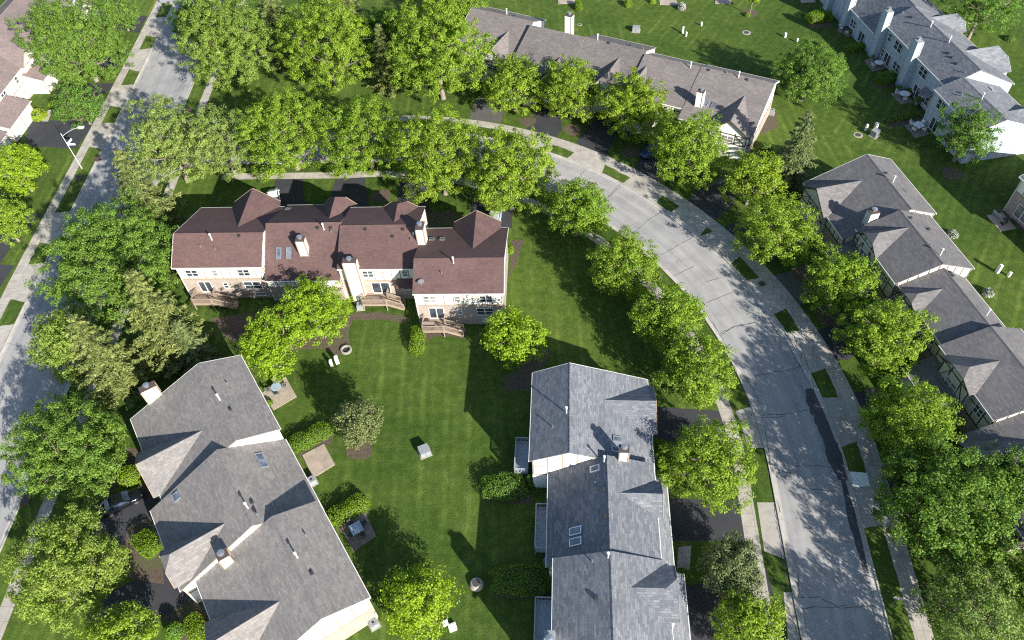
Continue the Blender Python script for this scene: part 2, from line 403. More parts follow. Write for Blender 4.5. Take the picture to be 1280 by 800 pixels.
def road(name, L, R, z, extra=None):
    mb = MB(); strip(mb, L, R, z); n = len(L); ac = [0.0] * n + [1.0] * n; d = [0.0]
    for a, b in zip(L, L[1:]): d.append(d[-1] + hypot(b[0] - a[0], b[1] - a[1]))
    d = d + d
    if extra: extra(mb); ac += [.5] * (len(mb.v) - 2 * n); d += [0.0] * (len(mb.v) - 2 * n)
    o = setting(name, mb, M['road'])
    for k, vals in (('across', ac), ('along', d)): o.data.attributes.new(k, 'FLOAT', 'POINT').data.foreach_set('value', vals)
road('curving_road', ring(-RW), ring(0), .006)
def lroad(off):
    "line at distance off east of the west kerb of the straight road"
    pts = [(-72.5, -40), (-70.4, 20), (-69.0, 60), (-68.6, 86), (-67.9, 112), (-67.4, 135), (-67.0, 160), (-66.0, 210), (-64, 300)]
    return [(x + off, y) for x, y in pts]
def lr_x(y, off):
    L = lroad(off)
    for (x0, y0), (x1, y1) in zip(L, L[1:]):
        if y0 <= y <= y1: return x0 + (x1 - x0) * (y - y0) / (y1 - y0)
def flares(mb):
    for sg, yc in ((1, 111.6), (-1, 103.6)):
        x0 = lr_x(yc, 11.6); r = 7.0; cx, cy = x0 + r, yc + sg * r
        q = [(cx - r * cos(a), cy - sg * r * sin(a)) for a in [i * pi / 2 / 10 for i in range(11)]] + [(x0 - 1.0, yc)]
        a_ = sum(q[i][0] * q[(i + 1) % len(q)][1] - q[(i + 1) % len(q)][0] * q[i][1] for i in range(len(q)))
        if a_ < 0: q = q[::-1]
        mb.add([(x, y, .005) for x, y in q], [tuple(range(len(q)))])
road('straight_road', lroad(0), lroad(11.6), .004, flares)
# gutters and kerbs
def kerb(name, inner, outer, gut, z=.11):
    mb = MB(); n = len(inner)
    for i in range(n - 1):
        a, b, c, d = inner[i], inner[i + 1], outer[i + 1], outer[i]
        mb.add([(*a, .006), (*b, .006), (*c, .006), (*d, .006), (*a, z), (*b, z), (*c, z), (*d, z)], [(4, 5, 6, 7), (0, 1, 5, 4), (2, 3, 7, 6)])
    strip(mb, gut, inner, .011)
    return setting(name, mb, M['kerb'])
kerb('kerb_outer', ring(-.16), ring(0), ring(-.62))
kerb('kerb_inner', ring(-RW + .16), ring(-RW), ring(-RW + .62))
kerb('kerb_west', lroad(.16), lroad(0), lroad(.62))
def cut(L, y0, y1): return [p for p in L if y0 <= p[1] <= y1]
def east(off, y0, y1, n=8): return [(lr_x(y0 + (y1 - y0) * i / n, 11.6 + off), y0 + (y1 - y0) * i / n) for i in range(n + 1)]
def corner(off, s, yc):
    x0 = lr_x(yc, 11.6); r = 7.0; cx, cy = x0 + r, yc + s * r; rr = r - off
    return [(cx - rr * cos(a), cy - s * rr * sin(a)) for a in [i * pi / 2 / 10 for i in range(11)]]
for nm, L in (('kerb_east', lambda o: east(o, 118.6, 300) ), ('kerb_east', lambda o: east(o, -40, 96.6)), ('kerb_corner', lambda o: corner(o, 1, 111.6)), ('kerb_corner', lambda o: corner(o, -1, 103.6))):
    kerb(nm, L(-.16), L(0), L(-.6))
# sidewalks
mb = MB(); strip(mb, ring(2.35), ring(3.95), .012); setting('sidewalk_outer', mb, M['concrete'])
mb = MB(); strip(mb, ring(-RW - 3.9)[:-3], ring(-RW - 2.35)[:-3], .012); setting('sidewalk_inner', mb, M['concrete'])
mb = MB(); strip(mb, lroad(-4.0), lroad(-2.45), .012); setting('sidewalk_west', mb, M['concrete'])
mb = MB(); strip(mb, east(2.5, 113.5, 300), east(4.0, 113.5, 300), .0121); strip(mb, east(2.5, -40, 101), east(4.0, -40, 101), .0121)
strip(mb, east(-1.0, 112.6, 113.4, 2), east(4.4, 112.6, 113.4, 2), .0125); setting('sidewalk_east', mb, M['concrete'])
# concrete aprons run between kerb and walk; grass patches lie between them
mb = MB(); R0, R1 = ring(0.0), ring(2.35); strip(mb, R0[4:75], R1[4:75], .008); setting('apron_outer', mb, M['apron'])
mb = MB(); strip(mb, lroad(-2.45)[2:8], lroad(0)[2:8], .008); setting('apron_west', mb, M['apron'])
def rough(P, k, amp, seed):
    g = random.Random(seed); Q = []
    for i in range(len(P)):
        a, b = P[i], P[(i + 1) % len(P)]
        for j in range(k): Q.append((a[0] + (b[0] - a[0]) * j / k + (g.uniform(-amp, amp) if j else 0), a[1] + (b[1] - a[1]) * j / k + (g.uniform(-amp, amp) if j else 0)))
    return Q
def poly_px(name, pts, z, mat, h=0.0): return sheet(name, [at(x, y, h) for x, y in pts], z, mat)
def pz(pts, ox, oy, s): return [(ox + x / s, oy + y / s) for x, y in pts]
patches = [pz([(165, 170), (285, 196), (258, 236), (157, 214)], 580, 120, 4), pz([(445, 243), (552, 282), (516, 313), (431, 284)], 580, 120, 4),
           pz([(705, 343), (833, 410), (792, 437), (690, 385)], 580, 120, 4), pz([(992, 497), (1078, 552), (1035, 580), (960, 538)], 580, 120, 4),
           pz([(1215, 655), (1243, 680), (1176, 702)], 580, 120, 4), pz([(658, 403), (758, 508), (692, 522), (612, 438)], 760, 220, 4),
           pz([(890, 665), (960, 773), (888, 785), (831, 690)], 760, 220, 4), pz([(768, 243), (832, 385), (750, 388), (693, 266)], 840, 400, 4),
           pz([(924, 608), (972, 764), (882, 756), (846, 636)], 840, 400, 4), pz([(968, 226), (1010, 360), (1075, 590), (1135, 800), (1180, 1000), (1070, 1000), (1012, 800), (880, 240)], 860, 600, 4)]
for p in patches: poly_px('grass_verge', rough(p, 9, .45, int(p[0][1])), .0115, M['lawn'])
pw = [pz([(1008, 15), (1082, 30), (1045, 105), (961, 110)], 0, 0, 5), pz([(904, 222), (980, 233), (946, 302), (862, 311)], 0, 0, 5), pz([(800, 433), (874, 447), (840, 528), (750, 533)], 0, 0, 5),
      pz([(690, 660), (762, 675), (722, 768), (628, 770)], 0, 0, 5), pz([(590, 123), (678, 142), (476, 555), (358, 567)], 0, 160, 5.333), pz([(242, 62), (337, 88), (290, 190), (172, 205)], 0, 290, 5),
      pz([(62, 418), (157, 437), (86, 576), (-20, 590)], 0, 290, 5)]
for p in pw: poly_px('grass_verge', rough(p, 9, .4, int(p[0][1])), .0115, M['lawn'])
# inner aprons
for p in (pz([(345, 112), (440, 112), (484, 396), (382, 356)], 860, 600, 4), pz([(478, 562), (520, 560), (560, 800), (500, 800)], 860, 600, 4), pz([(318, 455), (398, 432), (440, 540), (470, 640), (380, 640), (345, 520)], 840, 400, 4)):
    poly_px('apron_inner', p, .009, M['apron'])
poly_px('apron_pale', pz([(882, 756), (974, 764), (990, 830), (900, 838)], 840, 400, 4), .010, M['util_white'])
# driveways (asphalt)
DW = [pz([(60, 20), (110, 0), (200, 60), (185, 132), (60, 122), (30, 110)], 580, 120, 4), pz([(370, 60), (480, 60), (490, 170), (455, 212), (310, 170)], 580, 120, 4),
      pz([(610, 150), (760, 60), (770, 170), (735, 250), (705, 312), (560, 235)], 580, 120, 4), pz([(905, 240), (1010, 180), (980, 420), (940, 440), (850, 372)], 580, 120, 4),
      pz([(1180, 470), (1300, 400), (1330, 560), (1240, 622), (1110, 530)], 580, 120, 4), pz([(450, 60), (600, 30), (640, 130), (530, 225), (400, 130)], 760, 220, 4),
      pz([(640, 230), (780, 260), (760, 350), (690, 400), (568, 262)], 760, 220, 4), pz([(815, 500), (1010, 455), (1040, 560), (960, 650), (936, 645)], 760, 220, 4),
      pz([(1025, 770), (1240, 730), (1330, 800), (1200, 920), (1125, 915)], 760, 220, 4), pz([(885, 372), (1010, 335), (1100, 430), (960, 530), (930, 470)], 840, 400, 4),
      pz([(1050, 740), (1170, 700), (1230, 800), (1050, 860)], 840, 400, 4)]
for i, p in enumerate(DW): poly_px('driveway', p, .006 + .0003 * i, M['asphalt_old'] if i in (0, 4, 7) else M['asphalt'])
DI = [[(812, 508), (905, 514), (925, 556), (870, 560), (812, 545)], [(830, 622), (926, 627), (938, 676), (836, 676)], [(842, 736), (958, 712), (972, 760), (985, 806), (850, 830), (842, 800)],
      [(128, 640), (148, 600), (205, 590), (215, 640), (160, 690), (100, 690)], [(118, 748), (205, 708), (245, 745), (180, 790), (110, 775)],
      [(30, 182), (38, 150), (120, 152), (95, 186)], [(60, 105), (142, 104), (138, 112), (122, 124), (80, 122)], [(125, 62), (160, 61), (146, 86), (122, 88)], [(150, 19), (184, 20), (174, 41), (140, 36)],
      [(0, 330), (20, 300), (52, 267), (38, 266), (0, 262)], [(0, 360), (-5, 330), (18, 332), (5, 352)],
      [(345, 223), (378, 222), (382, 262), (336, 262)], [(420, 222), (456, 222), (462, 262), (408, 262)], [(500, 220), (536, 220), (536, 275), (494, 275)], [(587, 232), (640, 248), (640, 285), (590, 285)]]
for i, p in enumerate(DI): poly_px('driveway', p, .0075 + .0002 * i, M['asphalt'])
# patched asphalt and tar cracks on the curving road
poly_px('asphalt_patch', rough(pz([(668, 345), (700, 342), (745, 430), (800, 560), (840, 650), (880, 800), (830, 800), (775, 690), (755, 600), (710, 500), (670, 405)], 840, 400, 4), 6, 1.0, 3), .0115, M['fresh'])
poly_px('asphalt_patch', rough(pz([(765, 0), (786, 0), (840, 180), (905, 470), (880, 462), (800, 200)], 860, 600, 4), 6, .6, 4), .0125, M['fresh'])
mb = MB(); rc = random.Random(5)
def crack(pts, w=.075):
    P = [at(x, y) for x, y in pts]; Q = []
    for a, b in zip(P, P[1:]):
        k = max(2, int(hypot(b[0] - a[0], b[1] - a[1]) / .35))
        for i in range(k): Q.append((a[0] + (b[0] - a[0]) * i / k + rc.gauss(0, .05), a[1] + (b[1] - a[1]) * i / k + rc.gauss(0, .05)))
    Q.append(P[-1])
    for a, b in zip(Q, Q[1:]):
        d = hypot(b[0] - a[0], b[1] - a[1]) + 1e-6; nx, ny = -(b[1] - a[1]) / d, (b[0] - a[0]) / d; ww = w * rc.uniform(.5, 1.2) / 2
        mb.add([(a[0] + nx * ww, a[1] + ny * ww, .0145), (a[0] - nx * ww, a[1] - ny * ww, .0145), (b[0] - nx * ww, b[1] - ny * ww, .0145), (b[0] + nx * ww, b[1] + ny * ww, .0145)], [(0, 1, 2, 3)])
for p in (pz([(570, 640), (610, 632), (760, 640), (935, 632)], 860, 600, 4), pz([(560, 590), (650, 585), (740, 628), (800, 625)], 860, 600, 4), pz([(525, 440), (555, 500), (550, 590)], 860, 600, 4), pz([(560, 0), (620, 45), (740, 60)], 860, 600, 4),
          pz([(440, 475), (560, 470), (690, 445)], 840, 400, 4), pz([(450, 488), (575, 486)], 840, 400, 4), pz([(560, 790), (630, 725), (700, 728), (810, 738)], 840, 400, 4), pz([(605, 675), (630, 722)], 840, 400, 4), pz([(350, 270), (400, 330), (435, 415)], 840, 400, 4), pz([(240, 80), (310, 35), (420, 10)], 840, 400, 4), pz([(500, 10), (560, 80), (620, 200), (690, 320)], 840, 400, 4),
          pz([(270, 395), (350, 345), (440, 300)], 760, 220, 4), pz([(485, 530), (560, 510), (620, 488)], 760, 220, 4), pz([(490, 635), (600, 590), (680, 560)], 760, 220, 4), pz([(560, 785), (640, 750), (740, 730)], 760, 220, 4), pz([(135, 280), (200, 220), (265, 180)], 760, 220, 4), pz([(330, 500), (430, 450)], 760, 220, 4), pz([(300, 200), (370, 250), (450, 320), (510, 365)], 760, 220, 4), pz([(500, 700), (545, 780)], 760, 220, 4), pz([(0, 105), (60, 40)], 760, 220, 4),
          pz([(700, 525), (740, 490), (785, 450)], 580, 120, 4), pz([(560, 425), (605, 370)], 580, 120, 4), pz([(440, 360), (480, 320)], 580, 120, 4), [(985, 760), (1000, 800), (1004, 830)], [(966, 620), (972, 660), (985, 720)],
          pz([(545, 130), (600, 200), (650, 330)], 780, 460, 3.636)[:2], [(962, 575), (966, 610), (975, 640)], [(975, 690), (990, 745), (1003, 800)], [(905, 440), (925, 480), (940, 520)], [(890, 402), (912, 440)], [(955, 530), (962, 570), (960, 600)], [(1000, 430), (1014, 470), (1020, 500)], [(1010, 660), (1040, 700)], [(1000, 480), (1030, 545)], [(940, 470), (990, 462), (1010, 455)],
          pz([(545, 0), (560, 60), (650, 170)], 840, 400, 4), pz([(600, 60), (640, 160), (700, 300)], 840, 400, 4), pz([(520, 700), (540, 760), (600, 770)], 840, 400, 4), pz([(380, 250), (420, 330)], 840, 400, 4), pz([(720, 600), (780, 690), (850, 780)], 760, 220, 4), pz([(560, 400), (640, 480), (720, 590)], 760, 220, 4), pz([(250, 170), (330, 230), (420, 310)], 760, 220, 4),
          [(60, 300), (80, 312), (100, 322)], [(150, 180), (175, 160), (205, 150)], [(10, 430), (40, 436)], [(0, 560), (30, 566)]):
    crack(p)
tag(mb.build('road_crack', M['crack']), kind='structure')
# front walks, mulch beds, patios
for p in ([(60, 138), (66, 137), (60, 152), (52, 152)], [(798, 556), (812, 563), (806, 572), (790, 572)], [(848, 684), (864, 682), (862, 712), (846, 712)]): poly_px('front_walk', p, .013, M['concrete'])
for p in ([(436, 395), (447, 390), (500, 393), (512, 398), (505, 404), (470, 399), (440, 401), (436, 418), (440, 442), (425, 444), (400, 436), (340, 440), (285, 425), (262, 398), (330, 388)], [(510, 425), (516, 442), (531, 440), (533, 424), (548, 420), (583, 424), (584, 410), (525, 405)],
          [(365, 560), (402, 533), (417, 536), (416, 552), (380, 575)], [(418, 640), (456, 620), (460, 634), (424, 668)], [(600, 612), (660, 612), (666, 630), (604, 628)], [(612, 732), (685, 728), (690, 748), (616, 748)],
          [(640, 300), (655, 300), (646, 330), (636, 350)], [(520, 268), (560, 262), (600, 280), (522, 284)], [(1086, 103), (1096, 94), (1126, 100), (1124, 109), (1096, 111)], [(1108, 150), (1150, 138), (1160, 152), (1112, 160)],
          [(1010, 30), (1036, 25), (1042, 34), (1014, 36)], [(1052, 62), (1080, 54), (1096, 60), (1056, 67)], [(955, 140), (972, 140), (970, 160), (950, 170)], [(720, 12), (728, 12), (727, 16), (721, 16)], [(776, 6), (790, 6), (790, 10), (780, 10)], [(848, 4), (858, 4), (857, 14), (848, 13)],
          [(160, 660), (200, 640), (205, 730), (150, 720)], [(108, 620), (150, 560), (180, 560), (180, 615), (120, 640)], [(1245, 262), (1262, 272), (1280, 290), (1300, 300), (1290, 280), (1262, 258)], [(660, 420), (690, 440), (660, 490), (640, 480)], [(205, 770), (255, 740), (262, 800), (210, 800)]):
    poly_px('mulch_bed', rough(p, 5, 1.3, int(p[0][0])), .0105, M['mulch'])
def mulch_ring(px, py, r):
    c = at(px, py); mb = MB(); n = 22; rr = [r * (1 + .1 * sin(3 * 2 * pi * k / n + px)) for k in range(n)]
    mb.add([(c[0] + rr[k] * cos(2 * pi * k / n), c[1] + rr[k] * sin(2 * pi * k / n), .016) for k in range(n)], [tuple(range(n))]); setting('mulch_bed', mb, M['mulch'])
for a in ((937, 17, 1.6), (476, 246, 1.7), (1190, 217, 1.5), (660, 152, 1.4), (716, 162, 1.6), (789, 190, 1.5), (97.5, 222, .8), (1012, 345, 2.2), (945, 298, 1.8), (1040, 395, 2.0), (92, 112, 2.2), (130, 50, 2.2), (643, 478, 1.4), (450, 562, 1.5)): mulch_ring(*a)
def patio(pts, mat, z=.08):
    mb = MB(); mb.prism([at(x, y) for x, y in pts], 0, z); return setting('patio', mb, mat)
patio([(327, 492), (357, 471), (371, 496), (342, 513)], M['patio']); patio([(378, 569), (405, 555), (419, 581), (398, 594), (391, 597)], M['patio'])
patio([(424, 655), (457, 641), (470, 670), (442, 690)], M['patio_dark']); patio([(1080, 76), (1098, 70), (1109, 85), (1091, 90)], M['patio_dark'])
patio([(1113, 117), (1130, 112), (1142, 128), (1126, 131)], M['patio_dark']); patio([(1130, 157), (1152, 152), (1162, 168), (1144, 173)], M['patio_dark'])
patio([(1046, 38), (1064, 31), (1080, 41), (1060, 46)], M['patio_dark']); patio([(1233, 269.5), (1253, 266), (1270, 286), (1250.5, 289.5)], M['patio'])
patio([(697, -2), (719, -2), (719, 5), (698, 5)], M['patio']); patio([(824, 0), (845, -2), (847, 7), (825, 6)], M['patio']); patio([(893, -3), (914, -3), (914, 5), (894, 5)], M['patio']); patio([(1000, 0), (1016, -3), (1020, 3), (1002, 4)], M['patio'])

# ------------------------------------------------------------------ houses
class Row:
    def __init__(s, label, rot, units, sh, siding, trim, base, name='townhouse_row', cat='townhouses', group='rows of attached townhouses', origin=None):
        s.rot = radians(rot); s.ux, s.uy = cos(s.rot), sin(s.rot)
        s.units = units; s.sh = SH[sh]; s.siding = M[siding]; s.trim = M[trim]; s.base = M[base]
        u = units[0]; ox, oy = u['u'][0], u['t'][0]
        s.o = (ox, oy); w = s.world(0, 0)
        s.root = thing(name, label, cat, (w[0], w[1], 0), s.rot, group)
        for i, q in enumerate(units): s.unit(q, i)
    def world(s, u, t):
        u += s.o[0]; t += s.o[1]
        return (u * s.ux - t * s.uy, u * s.uy + t * s.ux)
    def loc(s, px, py, h):
        x, y = at(px, py, h); return (x * s.ux + y * s.uy - s.o[0], -x * s.uy + y * s.ux - s.o[1])
    def prof(s, q, t):
        tb, tr, tf = [x - s.o[1] for x in q['t']]; hb, hr, hf = q['h']
        if t < tr: return hb + (hr - hb) * (t - tb) / (tr - tb)
        return hr + (hf - hr) * (t - tr) / (tf - tr)
    def hit(s, px, py):
        h = 7.0
        for _ in range(40):
            u, t = s.loc(px, py, h); best = None
            for q in s.units:
                if q['u'][0] - s.o[0] - .6 <= u <= q['u'][1] - s.o[0] + .6 and q['t'][0] - s.o[1] - .6 <= t <= q['t'][2] - s.o[1] + .6: best = q
            if best is None: best = min(s.units, key=lambda q: abs((q['u'][0] + q['u'][1]) / 2 - s.o[0] - u))
            h = .5 * h + .5 * s.prof(best, t)
        return u, t, h, best
    def unit(s, q, i):
        u0, u1 = q['u'][0] - s.o[0], q['u'][1] - s.o[0]
        tb, tr, tf = [x - s.o[1] for x in q['t']]; hb, hr, hf = q['h']; R = s.root
        ov = .32; TH = .16
        first, last = i == 0, i == len(s.units) - 1
        a0 = u0 - (.25 if first else 0); a1 = u1 + (.25 if last else 0)
        w0, w1 = u0 + .04, u1 - .04; wb, wf = tb + ov, tf - ov
        P = lambda t: s.prof(q, t) - TH - .03
        wall = MB(); wall.ext([(wb, 0), (wb, P(wb)), (tr, P(tr)), (wf, P(wf)), (wf, 0)], w0, w1)
        wo = wall.build('wall', s.siding, R)
        # brick lower storey, 4 cm proud
        zb = q.get('zb', 3.0)
        if zb > 0:
            bl = [(w0, w1, wb - .045, wb - .002, zb), (w0, w1, wf + .002, wf + .045, min(zb, 2.6))]
            if first: bl.append((w0 - .045, w0 - .002, wb - .045, wf + .045, zb))
            if last: bl.append((w1 + .002, w1 + .045, wb - .045, wf + .045, zb))
            for x0, x1, y0, y1, zz in bl: bm = MB(); bm.box(x0, x1, y0, y1, 0, zz); bm.build('base_wall', s.base, R)
        # roof slabs
        rf = MB()
        rf.slab([(a0, tb, hb), (a1, tb, hb), (a1, tr, hr), (a0, tr, hr)], TH)
        rf.slab([(a0, tr, hr), (a1, tr, hr), (a1, tf, hf), (a0, tf, hf)], TH)
        ro = rf.build('roof', s.sh[0], R)
        rc_ = MB(); rc_.ext([(tr - .16, hr - .16 * (hr - hb) / (tr - tb) + .012), (tr, hr + .04), (tr + .16, hr - .16 * (hr - hf) / (tf - tr) + .012), (tr, hr - .05)], a0 + .02, a1 - .02); rc_.build('ridge_cap', s.sh[1], ro)
        # fascia, gutters and rake boards
        for y0, y1, hh in ((tb - .07, tb, hb), (tf, tf + .07, hf)):
            fa = MB(); fa.box(a0, a1, y0, y1, hh - .17, hh - .015); fa.build('fascia', M['trimwhite'], R)
        rk = q.get('rake', '')
        for uu, sg in (((a0, -1),) if first or '0' in rk else ()) + (((a1, 1),) if last or '1' in rk else ()):
            fa = MB()
            x0, x1 = (uu - .045, uu + .004) if sg < 0 else (uu - .004, uu + .045)
            pr = [(tb, hb - .24), (tr, hr - .24), (tf, hf - .24), (tf, hf + .008), (tr, hr + .008), (tb, hb + .008)]
            fa.ext(pr[::-1], x0, x1); fa.build('rake_board', M['trimwhite'], R)
        # half-timber boards on the upper storey
        tm = MB(); n = max(3, int((w1 - w0) / q.get('sp', 1.15))); bw = .13; zt = P(wb) - .05
        y0, y1 = wb - .03, wb - .002
        if zb < zt - .8:
            for k in range(n + 1):
                u = w0 + .1 + (w1 - w0 - .2) * k / n; tm.box(u - bw / 2, u + bw / 2, y0, y1, zb + .18, zt)
            tm.box(w0, w1, y0 - .02, y1, zb, zb + .18)
        zf = P(wf) - .05; fl = min(zb, 2.6)
        y0, y1 = wf + .002, wf + .035
        if zf - fl > .8:
            for k in range(n + 1):
                u = w0 + .1 + (w1 - w0 - .2) * k / n; tm.box(u - bw / 2, u + bw / 2, y0, y1, fl + .2, zf - .02)
            tm.box(w0, w1, y0, y1 + .02, fl, fl + .2); tm.box(w0, w1, y0, y1 + .012, (fl + zf) / 2 + .35, (fl + zf) / 2 + .49)
        for cond, u in ((first or q.get('end0'), w0), (last or q.get('end1'), w1)):
            x0, x1 = (u - .03, u - .002) if u == w0 else (u + .002, u + .03)
            m_ = 8
            for k in range(m_ + 1):
                t = wb + .1 + (wf - wb - .2) * k / m_
                zt_ = min(P(t - bw / 2), P(t + bw / 2)) - .03
                if zt_ > zb + .4: tm.box(x0, x1, t - bw / 2, t + bw / 2, zb + .18, zt_)
            zz = zb + 1.75
            tm.box(x0 - .01, x1 + .01, wb, wf, zb, zb + .18)
            if zz < min(P(wb), P(wf)): tm.box(x0 - .008, x1 + .008, wb, wf, zz, zz + .13)
        if tm.v: tm.build('timber_trim', s.trim, R)
        # downspout
        ds = MB(); ds.tube([(w0 + .12, wb - .09, 0), (w0 + .12, wb - .09, hb - .4), (w0 + .12, tb - .02, hb - .12)], .045, 6); ds.build('downspout', M['trimwhite'], R)
        for g in q.get('gables', []): s.gable(q, g, R)
        for w in q.get('win', []): s.window(R, u0, wb, wf, *w)
        if 'garage' in q: s.garage(R, u0, u1, wf, hf, q['garage'])
    def gable(s, q, g, R):
        tb, tr, tf = [x - s.o[1] for x in q['t']]; hb, hr, hf = q['h']; u0 = q['u'][0] - s.o[0]
        sl = (hr - hf) / (tf - tr)
        uc = u0 + g['u']; hw = g['w']; hg = g['h']; te = g['t'] - s.o[1]; zb = g.get('zb', hf + .02); k = .42 if g.get('jerk') else 0
        ts = tr + (hr - hg) / sl - .1; tv = tr + (hr - zb) / sl; L = .05
        rf = MB()
        tj = te - 1.15 if k else te
        for sg in (1, -1):
            x = uc + sg * hw; xk = uc + sg * hw * k; zk = hg - k * (hg - zb)
            p = [(uc, ts, hg + L), (uc, tj, hg + L)] + ([(xk, te, zk + L)] if k else []) + [(x, te, zb + L), (x, tv, zb + L)]
            if sg < 0: p = p[::-1]
            rf.slab(p, .15)
        if k: rf.slab([(uc, tj, hg + L), (uc - hw * k, te, zk + L), (uc + hw * k, te, zk + L)][::-1], .15)
        o = rf.build('gable_roof', s.sh[1], R)
        # gable wall: pentagon block from the front wall out to te-.3
        wl = MB(); yf = te - .3; yb = min(tf - .5, te - 1.5); e = .3; zz = zb - .25
        if k: pts = [(uc - hw + e, 0), (uc + hw - e, 0), (uc + hw - e, zz), (uc + hw * k, zk - .28), (uc - hw * k, zk - .28), (uc - hw + e, zz)]
        else: pts = [(uc - hw + e, 0), (uc + hw - e, 0), (uc + hw - e, zz), (uc, hg - .3), (uc - hw + e, zz)]
        n = len(pts); wl.add([(x, yb, z) for x, z in pts] + [(x, yf, z) for x, z in pts], [tuple(range(n)), tuple(range(n, 2 * n))[::-1]] + [(i, n + i, n + (i + 1) % n, (i + 1) % n) for i in range(n)])
        wl.build('gable_wall', s.siding, R)
        tm = MB(); ya, yb2 = yf + .003, yf + .04; top = (zk - .3) if k else zz + .3
        for x in (-hw + e + .07, -hw * .35, hw * .35, hw - e - .07): tm.box(uc + x - .07, uc + x + .07, ya, yb2, 2.7, zz if abs(x) > hw * .5 else top)
        for z in (2.7, zz - .1): tm.box(uc - hw + e, uc + hw - e, ya, yb2 + .01, z, z + .15)
        tm.bar((uc - hw + e, yf + .03, 2.9), (uc - hw * .35, yf + .03, zz), .06, .13, up=(0, 1, 0)); tm.bar((uc + hw - e, yf + .03, 2.9), (uc + hw * .35, yf + .03, zz), .06, .13, up=(0, 1, 0))
        # barge boards
        for sg in (1, -1):
            a = (uc + sg * hw, te + .03, zb - .02); b = (uc + sg * hw * k, te + .03, (zk if k else hg) - .02); tm.bar(a, b, .06, .2, up=(0, 0, 1))
        tm.build('timber_trim', s.trim, R)
        if hw > 1.9: s.win_at(R, uc, yf, 1, (zz + 2.8) / 2 - .1, min(1.9, hw * .7), 1.15, 2)
    def window(s, R, u0, wb, wf, uf, z, w, h, n, face='b', kind='window'):
        if face == 'b': s.win_at(R, u0 + uf, wb, -1, z, w, h, n, kind)
        else: s.win_at(R, u0 + uf, wf, 1, z, w, h, n, kind)
    def win_at(s, R, u, tp, sg, z, w, h, n, kind='window'):
        if s.base == M['brick_grey'] and kind == 'window': w *= 1.2; h *= 1.22
        f = MB(); d0, d1 = (tp + sg * .05, tp + sg * .11); y0, y1 = min(d0, d1), max(d0, d1)
        x0, x1, z0, z1 = u - w / 2, u + w / 2, z - h / 2, z + h / 2; b = .075
        f.box(x0, x1, y0, y1, z0 - .04, z0 + b); f.box(x0, x1, y0, y1, z1 - b, z1)
        f.box(x0, x0 + b, y0, y1, z0 + b, z1 - b); f.box(x1 - b, x1, y0, y1, z0 + b, z1 - b)
        for i in range(1, n): c = x0 + w * i / n; f.box(c - .05, c + .05, y0, y1, z0 + b, z1 - b)
        if kind == 'window': f.box(x0 + b, x1 - b, y0 + .012, y1 - .012, (z0 + z1) / 2 - .035, (z0 + z1) / 2 + .035)
        fo = f.build(kind, M['trimwhite'], R)
        p = MB(); c0, c1 = (tp + sg * .046, tp + sg * .07); p.box(x0 + b * .5, x1 - b * .5, min(c0, c1), max(c0, c1), z0 + b * .5, z1 - b * .5)
        p.build('pane', M['glass'] if s.base == M['brick_grey'] or random.random() < .55 else M['glass_curtain'], fo)
    def garage(s, R, u0, u1, wf, hf, g):
        a, b, dp = g['a'], g['b'], g['d']; zt = min(g.get('z', 4.0), hf - .7); zo = 2.85
        w = MB(); w.ext([(wf - .2, 0), (wf + dp, 0), (wf + dp, zo - .05), (wf - .2, zt - .25)][::-1], u0 + a, u0 + b); w.build('garage_wall', s.siding, R)
        r = MB(); r.slab([(u0 + a - .2, wf + .05, zt), (u0 + a - .2, wf + dp + .35, zo), (u0 + b + .2, wf + dp + .35, zo), (u0 + b + .2, wf + .05, zt)][::-1], .14); ro = r.build('garage_roof', s.sh[0], R)
        e = MB(); e.box(u0 + a - .2, u0 + b + .2, wf + dp + .35, wf + dp + .43, zo - .17, zo - .01); e.build('gutter', M['trimwhite'], R)
        nd = max(1, int((b - a) / 3.6)); wd = (b - a) / nd
        for k in range(nd):
            d = MB(); c = u0 + a + wd * (k + .5); hw = min(1.9, wd / 2 - .35)
            for j in range(4): d.box(c - hw, c + hw, wf + dp + .01, wf + dp + .05, .03 + j * .54, .03 + j * .54 + .52)
            d.build('garage_door', M['trimwhite'], R)
        tm = MB()
        for k in range(nd + 1):
            c = min(max(u0 + a + wd * k, u0 + a + .08), u0 + b - .08); tm.box(c - .08, c + .08, wf + dp + .003, wf + dp + .06, 0, zo - .25)
        tm.box(u0 + a, u0 + b, wf + dp + .003, wf + dp + .055, zo - .52, zo - .38); tm.build('timber_trim', s.trim, R)
    # ---- roof furniture located on the roof surface
    def roof_part(s, name, px, py, mk, mats):
        u, t, h, q = s.hit(px, py); mb = MB(); mk(mb, u, t, h, q); return mb.build(name, mats, s.root)
    def vents(s, big=(), small=(), dark=()):
        for p in big:
            s.roof_part('vent_pipe', p[0], p[1], lambda m, u, t, h, q: (m.tube([(u, t, h - .3), (u, t, h + .95)], .085, 8), m.tube([(u, t, h + .95), (u, t, h + 1.12)], .15, 8)), M['vent'])
        for p in small:
            s.roof_part('vent_pipe', p[0], p[1], lambda m, u, t, h, q: m.tube([(u, t, h - .3), (u, t, h + .45)], .075, 8), M['metal'])
        for p in dark:
            s.roof_part('roof_vent', p[0], p[1], lambda m, u, t, h, q: m.obox((u, t), 0, .34, .34, h - .15, h + .2), M['dark'])
